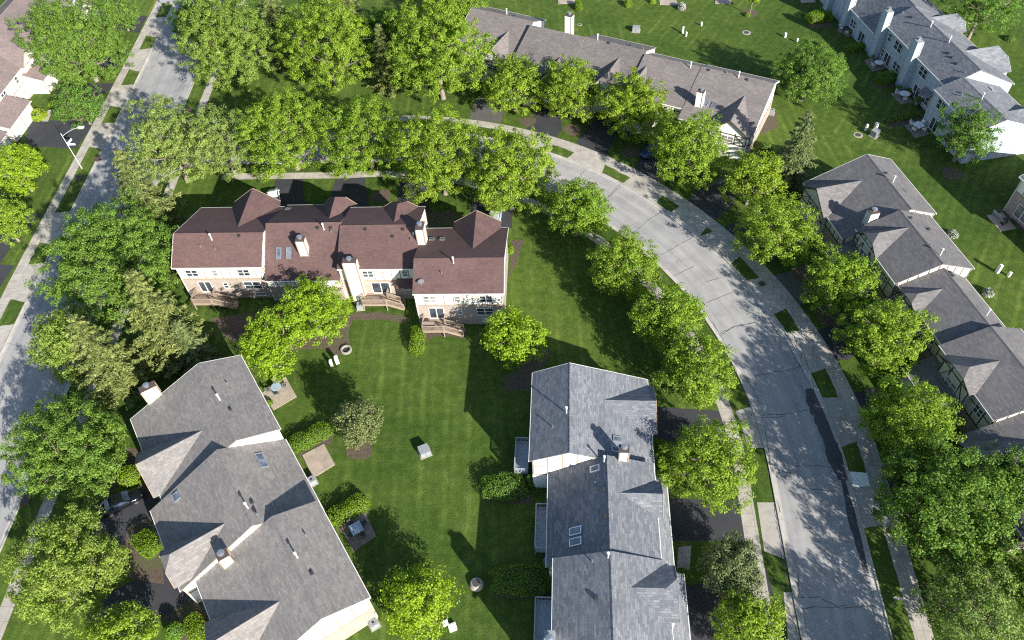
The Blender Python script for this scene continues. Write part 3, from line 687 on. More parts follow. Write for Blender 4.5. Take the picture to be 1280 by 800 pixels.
    def skylight(s, px, py, w=.75, l=1.15):
        u, t, h, q = s.hit(px, py); f = MB(); g = MB()
        z = lambda tt: s.prof(q, tt)
        def sl(m, u_a, u_b, t_a, t_b, up, th):
            m.slab([(u_a, t_a, z(t_a) + up), (u_b, t_a, z(t_a) + up), (u_b, t_b, z(t_b) + up), (u_a, t_b, z(t_b) + up)], th)
        l *= .8
        for a, b, c, d in ((-w / 2, -w / 2 + .1, -l / 2, l / 2), (w / 2 - .1, w / 2, -l / 2, l / 2), (-w / 2 + .1, w / 2 - .1, -l / 2, -l / 2 + .1), (-w / 2 + .1, w / 2 - .1, l / 2 - .1, l / 2)): sl(f, u + a, u + b, t + c, t + d, .15, .3)
        o = f.build('skylight', M['metal'], s.root); sl(g, u - w / 2 + .08, u + w / 2 - .08, t - l / 2 + .08, t + l / 2 - .08, .11, .06); g.build('pane', M['sky_glass'], o)
    def chimney(s, u, t, wu, wt, z0, z1, mat=None, flue=True, bands=True):
        m = MB(); m.box(u - wu / 2, u + wu / 2, t - wt / 2, t + wt / 2, z0, z1 - .12)
        o = m.build('chimney', mat or s.siding, s.root)
        b = MB()
        for x in (-wu / 2, wu / 2):
            for y in (-wt / 2, wt / 2): b.box(u + x - .07, u + x + .07, t + y - .07, t + y + .07, z0, z1 - .14)
        if bands: b.build('corner_board', s.trim if s.trim != M['darkwood'] else M['trimwhite'], o)
        c = MB(); c.box(u - wu / 2 - .05, u + wu / 2 + .05, t - wt / 2 - .05, t + wt / 2 + .05, z1 - .12, z1); c.build('chimney_cap', M['capred'] if mat is None else M['utility'], o)
        if flue:
            f = MB(); f.lathe([(.2, z1 - .01), (.2, z1 + .25), (.36, z1 + .27), (.36, z1 + .42), (.14, z1 + .5)], (u, t), 14); f.build('flue', M['metal'], o)
    def deck(s, ua, ub, t1, dp, z, ud, mat='deck'):
        "deck with rails against the back wall at t1, stairs going toward +u up to ud"
        D = MB(); t0 = t1 - dp; D.box(ua, ub, t0, t1, z - .22, z)
        o = D.build('deck', M[mat], s.root)
        for u in (ua + .1, ub - .1): pm = MB(); pm.box(u - .06, u + .06, t0 + .04, t0 + .16, 0, z - .22); pm.build('post', M[mat], o)
        r = MB()
        def rail(a, b):
            L = hypot(b[0] - a[0], b[1] - a[1]); n = max(2, int(L / .14))
            r.bar((*a[:2], a[2] + 1.0), (*b[:2], b[2] + 1.0), .11, .06); r.bar((*a[:2], a[2] + .12), (*b[:2], b[2] + .12), .05, .07)
            for k in range(n + 1):
                f = k / n; p = [a[i] + (b[i] - a[i]) * f for i in range(3)]; w = .1 if k in (0, n) else .04
                r.box(p[0] - w / 2, p[0] + w / 2, p[1] - w / 2, p[1] + w / 2, p[2], p[2] + 1.0)
        rail((ua + .05, t1 - .1, z), (ua + .05, t0 + .05, z)); rail((ua + .05, t0 + .05, z), (ub - .05, t0 + .05, z))
        if ud:
            st = MB(); n = 7; run = (ud - ub) / n; ya, yb = t0 + .1, t0 + 1.2
            for k in range(n):
                zz = z - (k + 1) * z / (n + 1); st.box(ub + k * run, ub + (k + 1) * run + .05, ya, yb, zz - .06, zz)
            for y in (ya, yb): st.bar((ub, y, z - .12), (ud, y, .02), .06, .26)
            st.build('stairs', M[mat], o)
            rail((ub, ya, z), (ud, ya, .15)); rail((ub, yb, z), (ud, yb, .15)); rail((ub - .05, yb, z), (ub - .05, t1 - .05, z))
        else: rail((ub - .05, t0 + .05, z), (ub - .05, t1 - .1, z))
        r.build('railing', M[mat], o)

def U(u, t, h, **k): return dict(u=u, t=t, h=h, **k)
W2 = lambda u, z, w=1.7, h=1.25, n=2: (u, z, w, h, n)

# --- A: burgundy roofs
z2, z1 = 5.05, 2.55
A = Row('long row of attached townhouses with burgundy shingle roofs and cream half-timbered back wall', -5.35, [
    U((-51.45, -39.38), (68.8, 72.8, 81.5), (6.35, 8.9, 5.7), zb=3.75, gables=[dict(u=7.9, w=3.4, h=8.2, t=82.6, zb=5.75)],
      win=[W2(2.0, z2), W2(5.2, z2, .8, 1.15, 1), W2(9.2, z2), W2(5.9, z1, .7, 1.1, 1), W2(9.7, z1, 2.4, 1.5, 2), W2(10.2, .75, 1.5, .6, 1), (3.0, 2.3, 1.8, 2.1, 2, 'b', 'sliding_door')]),
    U((-39.38, -29.1), (68.2, 74.5, 82.6), (4.3, 9.0, 5.0), zb=2.6, gables=[dict(u=8.2, w=2.5, h=8.1, t=81.8, zb=5.6, jerk=1)], win=[W2(3, 1.9, 1.6, 1.1), W2(7, 1.9, 1.6, 1.1)]),
    U((-29.1, -18.45), (68.4, 74.0, 79.8), (6.24, 8.9, 6.9), zb=3.6, gables=[dict(u=7.2, w=2.4, h=8.6, t=79.7, zb=7.0, jerk=1)],
      win=[W2(3.9, z2, 1.5), W2(8.9, z2, .8, 1.15, 1), W2(9.0, 2.5, 1.7, 1.3), (5.2, 2.3, 2.5, 2.1, 2, 'b', 'sliding_door')]),
    U((-18.45, -7.0), (63.86, 68.0, 76.85), (6.35, 8.6, 5.5), zb=3.75, gables=[dict(u=7.4, w=3.3, h=7.7, t=77.9, zb=5.55)],
      win=[W2(2.0, z2), W2(5.6, z2, .85, 1.15, 1), W2(9.3, z2), W2(5.7, z1, .65, 1.0, 1), W2(9.0, z1, 2.2, 1.4, 2), W2(9.0, .8, 1.1, .65, 1), (2.6, 2.3, 2.0, 2.1, 2, 'b', 'sliding_door')]),
], 'burgundy', 'cream', 'tan', 'brick_tan')
A.vents([(265, 300), (405, 287), (517, 294), (567, 329)], [(251, 309), (414, 291), (514, 301), (552, 342), (269, 252 + 60)], [(299, 295), (397, 285), (413.5, 285), (457, 287), (491, 296), (504, 287)])
for p in ((348.5, 317), (361, 317), (360, 261), (540, 299), (553, 299)): A.skylight(*p, .7, 1.5 if p[1] > 310 else .9)
u, t, h, q = A.hit(381, 315); A.chimney(u, t, 1.1, .9, h - .6, h + 2.5)
u, t = A.loc(452, 377, 0); A.chimney(u, 68.72 - A.o[1] - .45, 1.75, .9, 0, 8.1)
u, t, h, q = A.hit(528, 308); A.chimney(-18.45 - A.o[0] + .5, t + 1.2, 1.0, 1.5, 5.0, 10.1)
b0 = A.o
A.deck(1.4, 4.2, 69.1 - b0[1], 2.3, 1.2, 7.2)
A.deck(-29.1 - b0[0] + 2.7, -29.1 - b0[0] + 6.1, 68.7 - b0[1], 2.2, 1.2, -29.1 - b0[0] + 8.3)
A.deck(-18.45 - b0[0] + .8, -18.45 - b0[0] + 3.7, 64.16 - b0[1], 2.3, 1.2, -18.45 - b0[0] + 6.1)
m = MB(); uu = -29.1 - b0[0]; m.slab([(uu + 7.6, 67.5 - b0[1], 3.5), (uu + 10.4, 67.5 - b0[1], 3.5), (uu + 10.4, 68.75 - b0[1], 4.1), (uu + 7.6, 68.75 - b0[1], 4.1)], .12); m.build('awning_roof', SH['burgundy'][0], A.root)
m = MB(); dh = A.hit(527, 356); m.lathe([(.02, dh[2] + .45), (.3, dh[2] + .52), (.42, dh[2] + .62)], dh[:2], 14); m.tube([(dh[0], dh[1], dh[2] - .2), (dh[0], dh[1], dh[2] + .5)], .04, 6); m.build('satellite_dish', M['utility'], A.root)

# --- B: grey-brown roofs, lower left
B = Row('row of attached townhouses with brown-grey roofs running down to the lower left corner', 120.0, [
    U((31.35, 43.35), (-.06, 4.58, 13.87), (6.08, 7.85, 4.1), zb=2.9, gables=[dict(u=4.0, w=3.4, h=6.75, t=14.4, zb=4.2)], win=[W2(3, 4.9), W2(9, 4.9), (5.5, 1.3, 2, 2.1, 2, 'b', 'sliding_door')]),
    U((43.35, 53.9), (-.1, 6.55, 15.5), (3.85, 8.1, 4.0), zb=2.6, gables=[dict(u=2.5, w=2.3, h=7.0, t=15.7, zb=4.7, jerk=1)], win=[(5, 1.3, 2, 2.1, 2, 'b', 'sliding_door')]),
    U((53.9, 66.35), (-.15, 4.43, 13.98), (6.03, 7.94, 4.45), zb=2.9, gables=[dict(u=4.2, w=3.3, h=6.9, t=14.6, zb=4.5)], win=[W2(3, 4.9), W2(9, 4.9), (5.5, 1.3, 2, 2.1, 2, 'b', 'sliding_door')], end0=True),
], 'greybrown', 'white', 'tan', 'brick_tan')
B.vents([(275, 500), (310, 635), (372, 697)], [(285, 481), (322, 644), (383, 670)], [(288, 512), (315, 628), (318, 638), (390, 717)])
for p in ((325.5, 571), (329.5, 580), (220.5, 621)): B.skylight(*p, 1.0, .95)
u, t, h, q = B.hit(285, 702); B.chimney(u, t, .9, 1.05, h - .6, h + 1.8)
u, t = B.loc(190, 492, 6.5); B.chimney(66.35 - B.o[0] + .5, t, .8, 1.75, 0, 7.9)

# --- C: blue-grey roofs, lower middle
C = Row('row of attached townhouses with pale blue-grey roofs and decks at the bottom of the lawn', -96.19, [
    U((-51.5, -40.15), (-3.67, .6, 9.67), (6.0, 8.0, 4.9), zb=3.0, gables=[dict(u=3.9, w=3.2, h=6.65, t=10.2, zb=4.95)], win=[W2(3, 4.9), W2(8, 4.9), (5.5, 2.3, 2, 2.1, 2, 'b', 'sliding_door')], end1=True),
    U((-40.15, -29.6), (-1.67, 4.5, 9.5), (3.5, 7.6, 6.0), zb=2.6, gables=[dict(u=4.1, w=2.0, h=7.2, t=10.0, zb=6.0)], win=[(4, 2.0, 2, 2.0, 2, 'b', 'sliding_door'), (6.8, 4.3, 1.1, 1.0, 1, 'f')], garage=dict(a=.4, b=10.2, d=1.6, z=4.2)),
    U((-29.6, -18.2), (-.95, 4.5, 10.0), (5.9, 8.0, 6.0), zb=3.0, gables=[dict(u=3.2, w=2.7, h=7.3, t=10.7, zb=6.1, jerk=1)], win=[W2(3, 4.9), W2(8, 4.9), (8, 2.3, 2, 2.1, 2, 'b', 'sliding_door')], garage=dict(a=.2, b=11.2, d=2.0, z=4.2)),
], 'bluegrey', 'white', 'tan', 'brick_grey')
C.vents([(708, 516), (755, 577), (760, 697)], [(691, 534), (743.5, 605), (740, 702)], [(745, 748), (757, 645), (755, 612)])
for p in ((719, 664), (719, 677.5)): C.skylight(*p, .85, 1.5)
for p in ((743, 586), (772, 549), (770, 562)): C.skylight(*p, .7, 1.2)
u, t, h, q = C.hit(779, 572); C.chimney(u, t, .85, .95, h - .6, h + 1.9)
u, t = C.loc(692, 797, 6); C.chimney(u + .6, -.95 - C.o[1] - .2, 1.5, .9, 0, 7.4, M['white'])
for (x0, y0, x1, y1) in ((645, 552, 660, 592), (670, 634, 690, 690), (669, 750, 690, 806)):
    ua, ta = C.loc(x0, y0, 1.2); ub, tb_ = C.loc(x1, y1, 1.2); C.deck(ua, ub, max(ta + 1.3, min(tb_, ta + 2.2)), max(1.3, min(tb_ - ta, 2.2)), 1.2, 0, 'deckgrey')

# --- D: slate grey roofs, right side
D = Row('row of attached townhouses with slate-grey roofs and dark half-timbering right of the curving road', 98.29, [
    U((21.5, 33.2), (-66.0, -61.4, -52.5), (5.3, 7.0, 4.0), zb=2.6, gables=[dict(u=8.0, w=3.3, h=6.3, t=-51.9, zb=4.05)], win=[W2(3, 4.2)]),
    U((33.2, 43.75), (-66.4, -61.8, -56.1), (6.0, 7.8, 6.0), zb=2.6, sp=1.3, gables=[dict(u=6.2, w=2.7, h=7.3, t=-55.4, zb=6.05, jerk=1)], win=[W2(3, 4.9), (2.2, 4.5, 1.3, 1.3, 2, 'f')], garage=dict(a=4.4, b=10.3, d=3.4, z=4.0)),
    U((43.75, 53.68), (-66.4, -62.2, -56.8), (4.3, 7.3, 5.5), zb=2.6, sp=1.3, gables=[dict(u=7.2, w=2.0, h=6.75, t=-56.2, zb=5.55, jerk=1)], win=[(2.0, 4.3, 1.2, 1.2, 2, 'f')], garage=dict(a=3.8, b=9.6, d=3.4, z=4.0)),
    U((53.68, 63.82), (-66.9, -61.8, -56.2), (5.95, 8.1, 6.0), zb=2.6, sp=1.3, gables=[dict(u=7.0, w=2.4, h=7.9, t=-56.0, zb=6.05, jerk=1)], win=[W2(3, 4.9), (2.2, 4.6, 1.3, 1.3, 2, 'f')], garage=dict(a=3.6, b=9.8, d=3.4, z=4.0)),
    U((63.82, 75.5), (-67.8, -63.57, -54.87), (6.05, 7.8, 4.45), zb=2.9, gables=[dict(u=7.9, w=3.4, h=6.8, t=-54.3, zb=4.5)], win=[W2(3, 4.9), W2(8, 4.9)], end0=True),
], 'slate', 'putty', 'darkwood', 'brick_tan')
D.vents([(1116, 228), (1175, 319), (1233, 394)], [(1134, 241), (1141, 268), (1163, 307)], [(1107, 217), (1138, 273), (1160, 287), (1190, 345), (1187, 341)])
u, t, h, q = D.hit(1086, 279); D.chimney(u, t, .9, 1.1, h - .6, h + 2.2)

# --- E: brown-grey roofs along the top
E_ = Row('row of attached townhouses with mottled brown roofs behind the street trees at the top', 149.0, [
    U((15.3, 27.0), (-114.6, -110.5, -100.6), (6.1, 8.1, 4.6), zb=2.6, gables=[dict(u=3.4, w=3.3, h=6.9, t=-99.9, zb=4.65)], garage=dict(a=5.4, b=11, d=1.5, z=3.6)),
    U((27.0, 36.8), (-114.6, -110.5, -102.5), (6.0, 8.0, 5.2), zb=2.6, gables=[dict(u=8.6, w=2.2, h=7.3, t=-103.2, zb=5.3)], win=[(3.2, 4.1, 1.3, 1.2, 2, 'f')], garage=dict(a=4.0, b=9.6, d=2.5, z=3.9)),
    U((36.8, 47.9), (-116.4, -111.5, -103.0), (6.0, 8.1, 4.9), zb=2.6, gables=[dict(u=3.9, w=2.7, h=7.2, t=-102.9, zb=5.0, jerk=1)], garage=dict(a=5.2, b=10.8, d=2.5, z=3.9)),
    U((47.9, 58.5), (-117.6, -111.2, -102.0), (4.0, 8.2, 4.5), zb=2.6, gables=[dict(u=2.5, w=2.2, h=6.4, t=-101.6, zb=4.6)], garage=dict(a=4.6, b=10.4, d=2.5, z=3.8)),
    U((58.5, 71.0), (-117.4, -112.6, -103.6), (6.0, 8.1, 4.6), zb=2.6, gables=[dict(u=3.6, w=2.9, h=7.0, t=-103.0, zb=4.7)], garage=dict(a=6.6, b=12.2, d=2.0, z=3.7)),
], 'brown', 'white', 'darkwood', 'brick_tan')
E_.vents([(633.5, 18), (747, 50), (863, 85), (923, 97)], [(625, 15), (804, 62), (908, 92)], [(643, 20), (761, 54), (787, 57), (934, 100), (886, 88)])
for p in ((882, 130), (892, 132)): E_.skylight(*p, .75, 1.4)
u, t, h, q = E_.hit(874, 131); E_.chimney(u, t, 1.0, .9, h - .5, h + 2.6)
u, t = E_.loc(711, 42, 7.0); E_.chimney(u, t - .2, 1.15, .9, 2, 10.4)

# --- F: blue-grey roofs, upper right
F = Row('blue-grey roofed townhouse row whose shaded pale back wall faces the upper right lawn', -83.0, [
    U((-133.5, -122.5), (81.9, 86.9, 96.0), (6.1, 8.0, 4.6), zb=0, win=[W2(3, 4.8), W2(8, 4.8), (5, 1.25, 1.9, 2.1, 2, 'b', 'sliding_door')]),
    U((-122.5, -112.0), (81.9, 88.2, 96.0), (4.1, 8.2, 4.6), zb=0, win=[W2(3.4, 2.0, 1.5, 1.2), (7, 1.3, 1.9, 2.1, 2, 'b', 'sliding_door')]),
    U((-112.0, -102.3), (82.9, 87.8, 95.5), (6.1, 8.3, 4.6), zb=0, gables=[dict(u=2.5, w=2.3, h=7.2, t=96.0, zb=4.9, jerk=1)], win=[W2(2.9, 4.7, .8, 1.2, 1), W2(5.8, 4.6, 1.9, 1.35), W2(2.4, 1.5, .7, 1.1, 1), W2(7.2, 1.6, 1.8, 1.2), (4.2, 1.25, 1.9, 2.1, 2, 'b', 'sliding_door')]),
    U((-102.3, -91.6), (82.8, 87.8, 95.2), (6.1, 8.3, 4.6), zb=0, gables=[dict(u=4.0, w=3.6, h=7.4, t=96.5, zb=4.7, jerk=1)], win=[W2(4.4, 4.7, 1.8, 1.35), W2(9.4, 4.7, .8, 1.2, 1), W2(7.4, 1.5, 1.5, 1.3), (4.6, 1.25, 1.9, 2.1, 2, 'b', 'sliding_door')], end1=True),
    U((-91.6, -80.2), (80.9, 85.1, 92.8), (6.0, 7.5, 4.5), zb=0, gables=[dict(u=8.6, w=2.6, h=6.5, t=93.3, zb=4.6)], win=[W2(2.6, 4.6, 1.7, 1.4), (2.9, 1.25, 1.9, 2.1, 2, 'b', 'sliding_door'), W2(7.2, 4.6, 1.7, 1.4), W2(7.2, 1.5, 1.7, 1.4)]),
], 'bluegrey', 'shadeblue', 'greyboard', 'brick_grey')
F.vents([(1163, 34), (1186, 53), (1227, 124)], [(1128, 17), (1206, 91), (1202, 120)], [(1140, 22), (1190, 72), (1196, 80), (1186, 67)])
F.skylight(1241, 112, 1.0, 1.3)
for px, py, u_ in ((1093, 66, -111.1), (1130, 108, -101.2), (1050, 25, -121.6), (1034, 5, -128.4)):
    F.chimney(u_ - F.o[0], 82.55 - F.o[1] - (.55 if u_ < -115 else 0), 1.5, 1.05, 0, 8.8, M['shadeblue'])
m = MB(); uu = -102.3 - F.o[0]; m.slab([(uu + 6.3, 81.9 - F.o[1], 2.7), (uu + 8.7, 81.9 - F.o[1], 2.7), (uu + 8.7, 83.1 - F.o[1], 3.4), (uu + 6.3, 83.1 - F.o[1], 3.4)], .12); m.build('awning_roof', SH['bluegrey'][0], F.root)

# --- H: mauve roofs, upper left
H = Row('white townhouse row with mauve roofs and garages facing the straight road at the upper left', -95.0, [
    U((-157.5, -145.5), (-110.5, -105.5, -97.0), (6.0, 8.2, 5.2), zb=0, garage=dict(a=4, b=10, d=3.2, z=4.2)),
    U((-145.5, -133.5), (-110.5, -105.5, -97.0), (6.0, 8.2, 5.2), zb=0, garage=dict(a=4, b=10, d=3.2, z=4.2)),
    U((-133.5, -121.5), (-110.5, -105.5, -97.2), (6.0, 8.4, 5.2), zb=0, gables=[dict(u=9.0, w=3.2, h=7.4, t=-96.4, zb=5.25)], win=[(3.0, 4.4, 1.6, 1.3, 2, 'f')], garage=dict(a=7.4, b=12.6, d=3.6, z=4.2)),
    U((-121.5, -110.5), (-110.5, -105.5, -96.8), (6.0, 8.0, 5.2), zb=0, win=[(2.6, 4.3, .9, 1.3, 1, 'f'), (7.5, 4.3, 1.6, 1.3, 2, 'f')]),
    U((-110.5, -99.0), (-110.5, -105.5, -96.8), (6.0, 8.0, 5.2), zb=0, win=[(2.6, 4.3, 1.6, 1.3, 2, 'f')]),
], 'mauve', 'white', 'tan', 'brick_tan')
H.garage(H.root, -114.2 - H.o[0], 0, -97.1 - H.o[1], 5.2, dict(a=0, b=7.8, d=3.6, z=4.2))
H.garage(H.root, -105.0 - H.o[0], 0, -97.1 - H.o[1], 5.2, dict(a=0, b=5.8, d=3.6, z=4.2))

# --- G: house at the right edge; I: house at the top edge
g0, g1 = at(1254, 262), at(1283, 288)
ga = math.degrees(atan2(g1[1] - g0[1], g1[0] - g0[0])); ca, sa = cos(radians(ga)), sin(radians(ga))
gu, gt = g0[0] * ca + g0[1] * sa, -g0[0] * sa + g0[1] * ca
G = Row('tan brick townhouse corner with a patio cut off by the right edge of the photo', ga, [U((gu, gu + 11.5), (gt - .3, gt + 4.3, gt + 13.5), (6.0, 8.0, 4.6), zb=3.6, win=[W2(2.6, 4.9, 1.4), (2.9, 1.6, 2.4, 2.1, 2, 'b', 'sliding_door'), W2(8.5, 4.9)]),
    U((gu + 11.5, gu + 22), (gt - .3, gt + 6, gt + 14.5), (4.2, 8.0, 4.6), zb=2.6)], 'bluegrey', 'cream', 'tan', 'brick_tan')
i0 = at(360, 12, 4.6)
I = Row('blue-grey roofed townhouse just showing above the tree tops along the top edge', 175.0, [U((-i0[0] * 1 - 12, -i0[0] + .5), (-i0[1] - 14 + 12, 0, 0), (0, 0, 0))] if False else [
    U((18.2, 29.4), (-184.5, -180.0, -170.5), (6.0, 8.0, 4.8), zb=2.6, gables=[dict(u=4, w=3, h=7, t=-170.0, zb=4.9)]), U((29.4, 41.0), (-184.5, -178.5, -170.5), (4.2, 8.2, 4.8), zb=2.6, gables=[dict(u=4, w=2.4, h=7, t=-170.0, zb=4.9)])], 'bluegrey', 'white', 'tan', 'brick_tan')

# ------------------------------------------------------------------ trees
def leaf_mesh(name, C, Nrm, size, tint, mat, asp=.62, rng=None, axis=None):
    n = len(C); r = rng.normal(size=(n, 3)); a = np.cross(Nrm, r) if axis is None else axis - Nrm * (axis * Nrm).sum(1)[:, None]; a /= np.linalg.norm(a, axis=1)[:, None] + 1e-9
    b = np.cross(Nrm, a); s = size[:, None]
    bend = Nrm * s * .22
    V = np.empty((n, 4, 3), np.float32)
    V[:, 0] = C - a * s * .5; V[:, 1] = C - b * s * asp * .5 + bend; V[:, 2] = C + a * s * .5; V[:, 3] = C + b * s * asp * .5 + bend
    me = bpy.data.meshes.new(name)
    me.vertices.add(4 * n); me.vertices.foreach_set('co', V.reshape(-1))
    me.loops.add(4 * n); me.loops.foreach_set('vertex_index', np.arange(4 * n, dtype=np.int32))
    me.polygons.add(n); me.polygons.foreach_set('loop_start', np.arange(0, 4 * n, 4, dtype=np.int32)); me.polygons.foreach_set('loop_total', np.full(n, 4, np.int32))
    me.update(calc_edges=True)
    at_ = me.attributes.new('tint', 'FLOAT', 'POINT'); at_.data.foreach_set('value', np.repeat(tint, 4).astype(np.float32))
    me.materials.append(mat); return me

def broadleaf(seed, r, mat, dens=1.0, leaf=.36, lobes=11, gap=.5, flat=.92, hc=None, bark='bark'):
    "crown of leaf clumps carried on limbs; returns trunk mesh and crown mesh"
    g = np.random.default_rng(seed); hc = hc or .70 * r + 1.0
    L = []; i = 0
    ga = pi * (3 - sqrt(5))
    for i in range(lobes):
        zf = 1 - 1.78 * (i + .5) / lobes; a = i * ga + g.uniform(-.35, .35); rr = sqrt(max(0, 1 - zf * zf))
        k = g.uniform(.5, .66); L.append((np.array([rr * cos(a) * k, rr * sin(a) * k, zf * k * flat]) * r, r * g.uniform(.33, .46)))
    L.append((np.array([0, 0, .12 * r]), .5 * r))
    # twig clumps on the lobes
    pc, pr, pt = [], [], []
    for c, lr in L:
        n = int(34 * (lr / r / .4) ** 2 * max(1, (r / 5) ** 1.2))
        for _ in range(n):
            d = g.normal(size=3); d /= np.linalg.norm(d); d[2] = d[2] * .85 + .12
            p = c + d * lr * g.uniform(.62, 1.12)
            if p[2] < -.68 * r * flat - .1: continue
            if gap and g.random() < gap * .45: continue
            pc.append(p); pr.append(g.uniform(.34, .62) * (r / 5) ** .25); pt.append(g.normal(0, .13))
    pc = np.array(pc); pr = np.array(pr); pt = np.array(pt)
    tot = int(430 * dens * r * r * (.36 / leaf) ** 1.6); idx = g.integers(0, len(pc), tot)
    q = g.normal(size=(tot, 3)); q /= np.linalg.norm(q, axis=1)[:, None]
    q *= (g.random(tot) ** .45)[:, None] * pr[idx][:, None] * np.array([1.15, 1.15, .8])
    P = pc[idx] + q
    nn = g.normal(size=(tot, 3)) * .6 + q / (pr[idx][:, None] + 1e-6) * .7 + P / r * .6 + np.array([0, 0, .45])
    nn /= np.linalg.norm(nn, axis=1)[:, None]
    tint = np.clip(.5 + pt[idx] + g.normal(0, .16, tot), 0, 1)
    P[:, 2] += hc
    me = leaf_mesh('crown', P, nn, leaf * g.uniform(.65, 1.25, tot), tint, LEAF[mat], .6, g)
    tk = MB(); fork = np.array([g.normal(0, .15), g.normal(0, .15), hc - .42 * r * flat]); fork[2] = max(fork[2], 1.1)
    tk.tube([(0, 0, -.1), (0, 0, .25), tuple(fork * .6), tuple(fork)], [.055 * r + .06, .042 * r + .05, .036 * r + .045, .03 * r + .04], 9)
    for c, lr in L:
        e = c + np.array([0, 0, hc]); m1 = fork * .55 + e * .45 + np.array([0, 0, -.05 * r]) + g.normal(0, .1, 3)
        tk.tube([tuple(fork - [0, 0, .15]), tuple(m1), tuple(e)], [.02 * r + .02, .014 * r + .015, .03], 6)
        for _ in range(5):
            d = g.normal(size=3); d /= np.linalg.norm(d); d[2] = abs(d[2]) * .7; b = e * .75 + m1 * .25
            tk.tube([tuple(b), tuple(b + d * lr * .55 + g.normal(0, .05, 3)), tuple(b + d * lr * 1.05)], [.035, .025, .01], 4)
    return tk.mesh('trunk', M[bark], True), me

def conifer(seed, h, r, mat='needle', droop=.2):
    g = np.random.default_rng(seed); tk = MB()
    tk.tube([(0, 0, -.1), (0, 0, h * .5), (0, 0, h)], [.03 * h * .55 + .06, .016 * h * .5 + .04, .02], 8)
    P, Nn, T, Sz, Ax = [], [], [], [], []
    z = h * .10; lev = 0
    while z < h * .985:
        f = z / h; R = r * (1 - f) ** .78 * g.uniform(.85, 1.1) + .15; nb = 8 if f < .6 else 6
        for k in range(nb):
            a = 2 * pi * k / nb + lev * 1.13 + g.uniform(-.2, .2); Lb = R * g.uniform(.72, 1.1)
            d = np.array([cos(a), sin(a), 0]); sd = np.array([-sin(a), cos(a), 0])
            tipz = z - droop * Lb + .12 * Lb; n = int(20 + 46 * Lb)
            tk.tube([(0, 0, z), tuple(d * Lb * .5 + [0, 0, z - droop * Lb * .35]), tuple(d * Lb + [0, 0, tipz])], [.035, .025, .008], 4, cap=False)
            s = g.random(n) ** .75; w = (.35 + .65 * np.sin(np.clip(s * 1.15, 0, 1) * pi)) * (.12 + .13 * Lb)
            lat = g.normal(0, 1, n) * w * .75
            zz = z - droop * Lb * (s ** 1.2) * .8 + .12 * Lb * s ** 3 - np.abs(lat) * .35 + g.normal(0, .05, n)
            p = d[None] * (s * Lb)[:, None] + sd[None] * lat[:, None]; p[:, 2] = zz
            P.append(p); nn = g.normal(0, .45, (n, 3)) + np.array([0, 0, .9]) + d * .3; Nn.append(nn)
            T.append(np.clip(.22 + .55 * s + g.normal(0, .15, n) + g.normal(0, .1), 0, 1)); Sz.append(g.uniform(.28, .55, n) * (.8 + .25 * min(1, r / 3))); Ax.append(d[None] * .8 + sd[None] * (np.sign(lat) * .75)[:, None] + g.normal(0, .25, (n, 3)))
        z += h * .06 * (1.2 - .5 * f) + .08; lev += 1
    P = np.concatenate(P); Nn = np.concatenate(Nn); Nn /= np.linalg.norm(Nn, axis=1)[:, None]
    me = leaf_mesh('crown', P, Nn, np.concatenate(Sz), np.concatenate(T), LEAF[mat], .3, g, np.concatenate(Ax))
    return tk.mesh('trunk', M['bark_dark'], True), me

_cache = {}
SPEC = {  # kind: (leaf material, density, leaf size, lobes, gap, bark)
    'maple': ('maple', .95, .26, 15, .5, 'bark'), 'lime': ('lime', 1.0, .25, 14, .4, 'bark'), 'open': ('maple', .8, .24, 16, .75, 'bark'), 'gold': ('gold', .95, .24, 16, .5, 'bark'),
    'mid': ('mid', 1.05, .24, 18, .4, 'bark'), 'round': ('maple', 1.05, .25, 19, .35, 'bark'), 'dark': ('dark', 1.05, .27, 17, .4, 'bark_dark'), 'airy': ('mid', .5, .26, 12, .85, 'bark'), 'olive': ('olive', 1.6, .19, 14, .2, 'bark_dark'), 'shrub': ('olive', 1.35, .21, 14, .3, 'bark_dark'), 'greyopen': ('pale', .62, .25, 14, .85, 'bark'),
}
def tree(px, py, rpx, kind, label, group=None, name=None, zoff=0.0, stretch=1.0):
    cat = 'tree'
    if kind in ('pine', 'bluepine'):
        # (px,py) = crown middle
        hp = 4.0; r = rpx * depth(px, py, hp) / FOC; h = 2 * r * stretch + 2.0; x, y = at(px, py, h * .42)
        key = (kind, round(r * 2) / 2, round(h), int(px) % 2)
        if key not in _cache: _cache[key] = conifer(int(px * 7 + py), h, r, 'needle' if kind == 'pine' else 'blue')
        sc = 1.0; nm = name or 'conifer'
    else:
        r = (1.36 if 180 < px < 700 and 155 < py < 245 else 1.24 if 180 < px < 700 and py < 155 else 1.16) * rpx * depth(px, py, 6.0) / FOC; q = max(1.5, round(r * 1.0)); q = min(q, 10)
        key = (kind, q, int(px + py) % 3)
        if key not in _cache:
            sp = SPEC[kind]; _cache[key] = broadleaf(int(px * 13 + py), q * .93, sp[0], sp[1], sp[2], sp[3], sp[4], bark=sp[5])
        sc = r / q; x, y = at(px, py, (.70 * q * .93 + 1.0) * sc + zoff); nm = name or 'tree'
    tm, cm = _cache[key]
    root = thing(nm, label, cat, (x, y, 0), random.uniform(0, 2 * pi), group)
    for n_, m_ in (('trunk', tm), ('crown', cm)):
        o = bpy.data.objects.new(n_, m_); COL.objects.link(o); o.parent = root
    v = random.Random(int(px * 31 + py)); root.scale = (sc * v.uniform(.93, 1.08), sc * v.uniform(.93, 1.08), sc * v.uniform(.9, 1.12))
    return root
ST = 'street trees along the curving road'; WT = 'trees along the straight road on the left'; YT = 'trees standing in the back lawns'
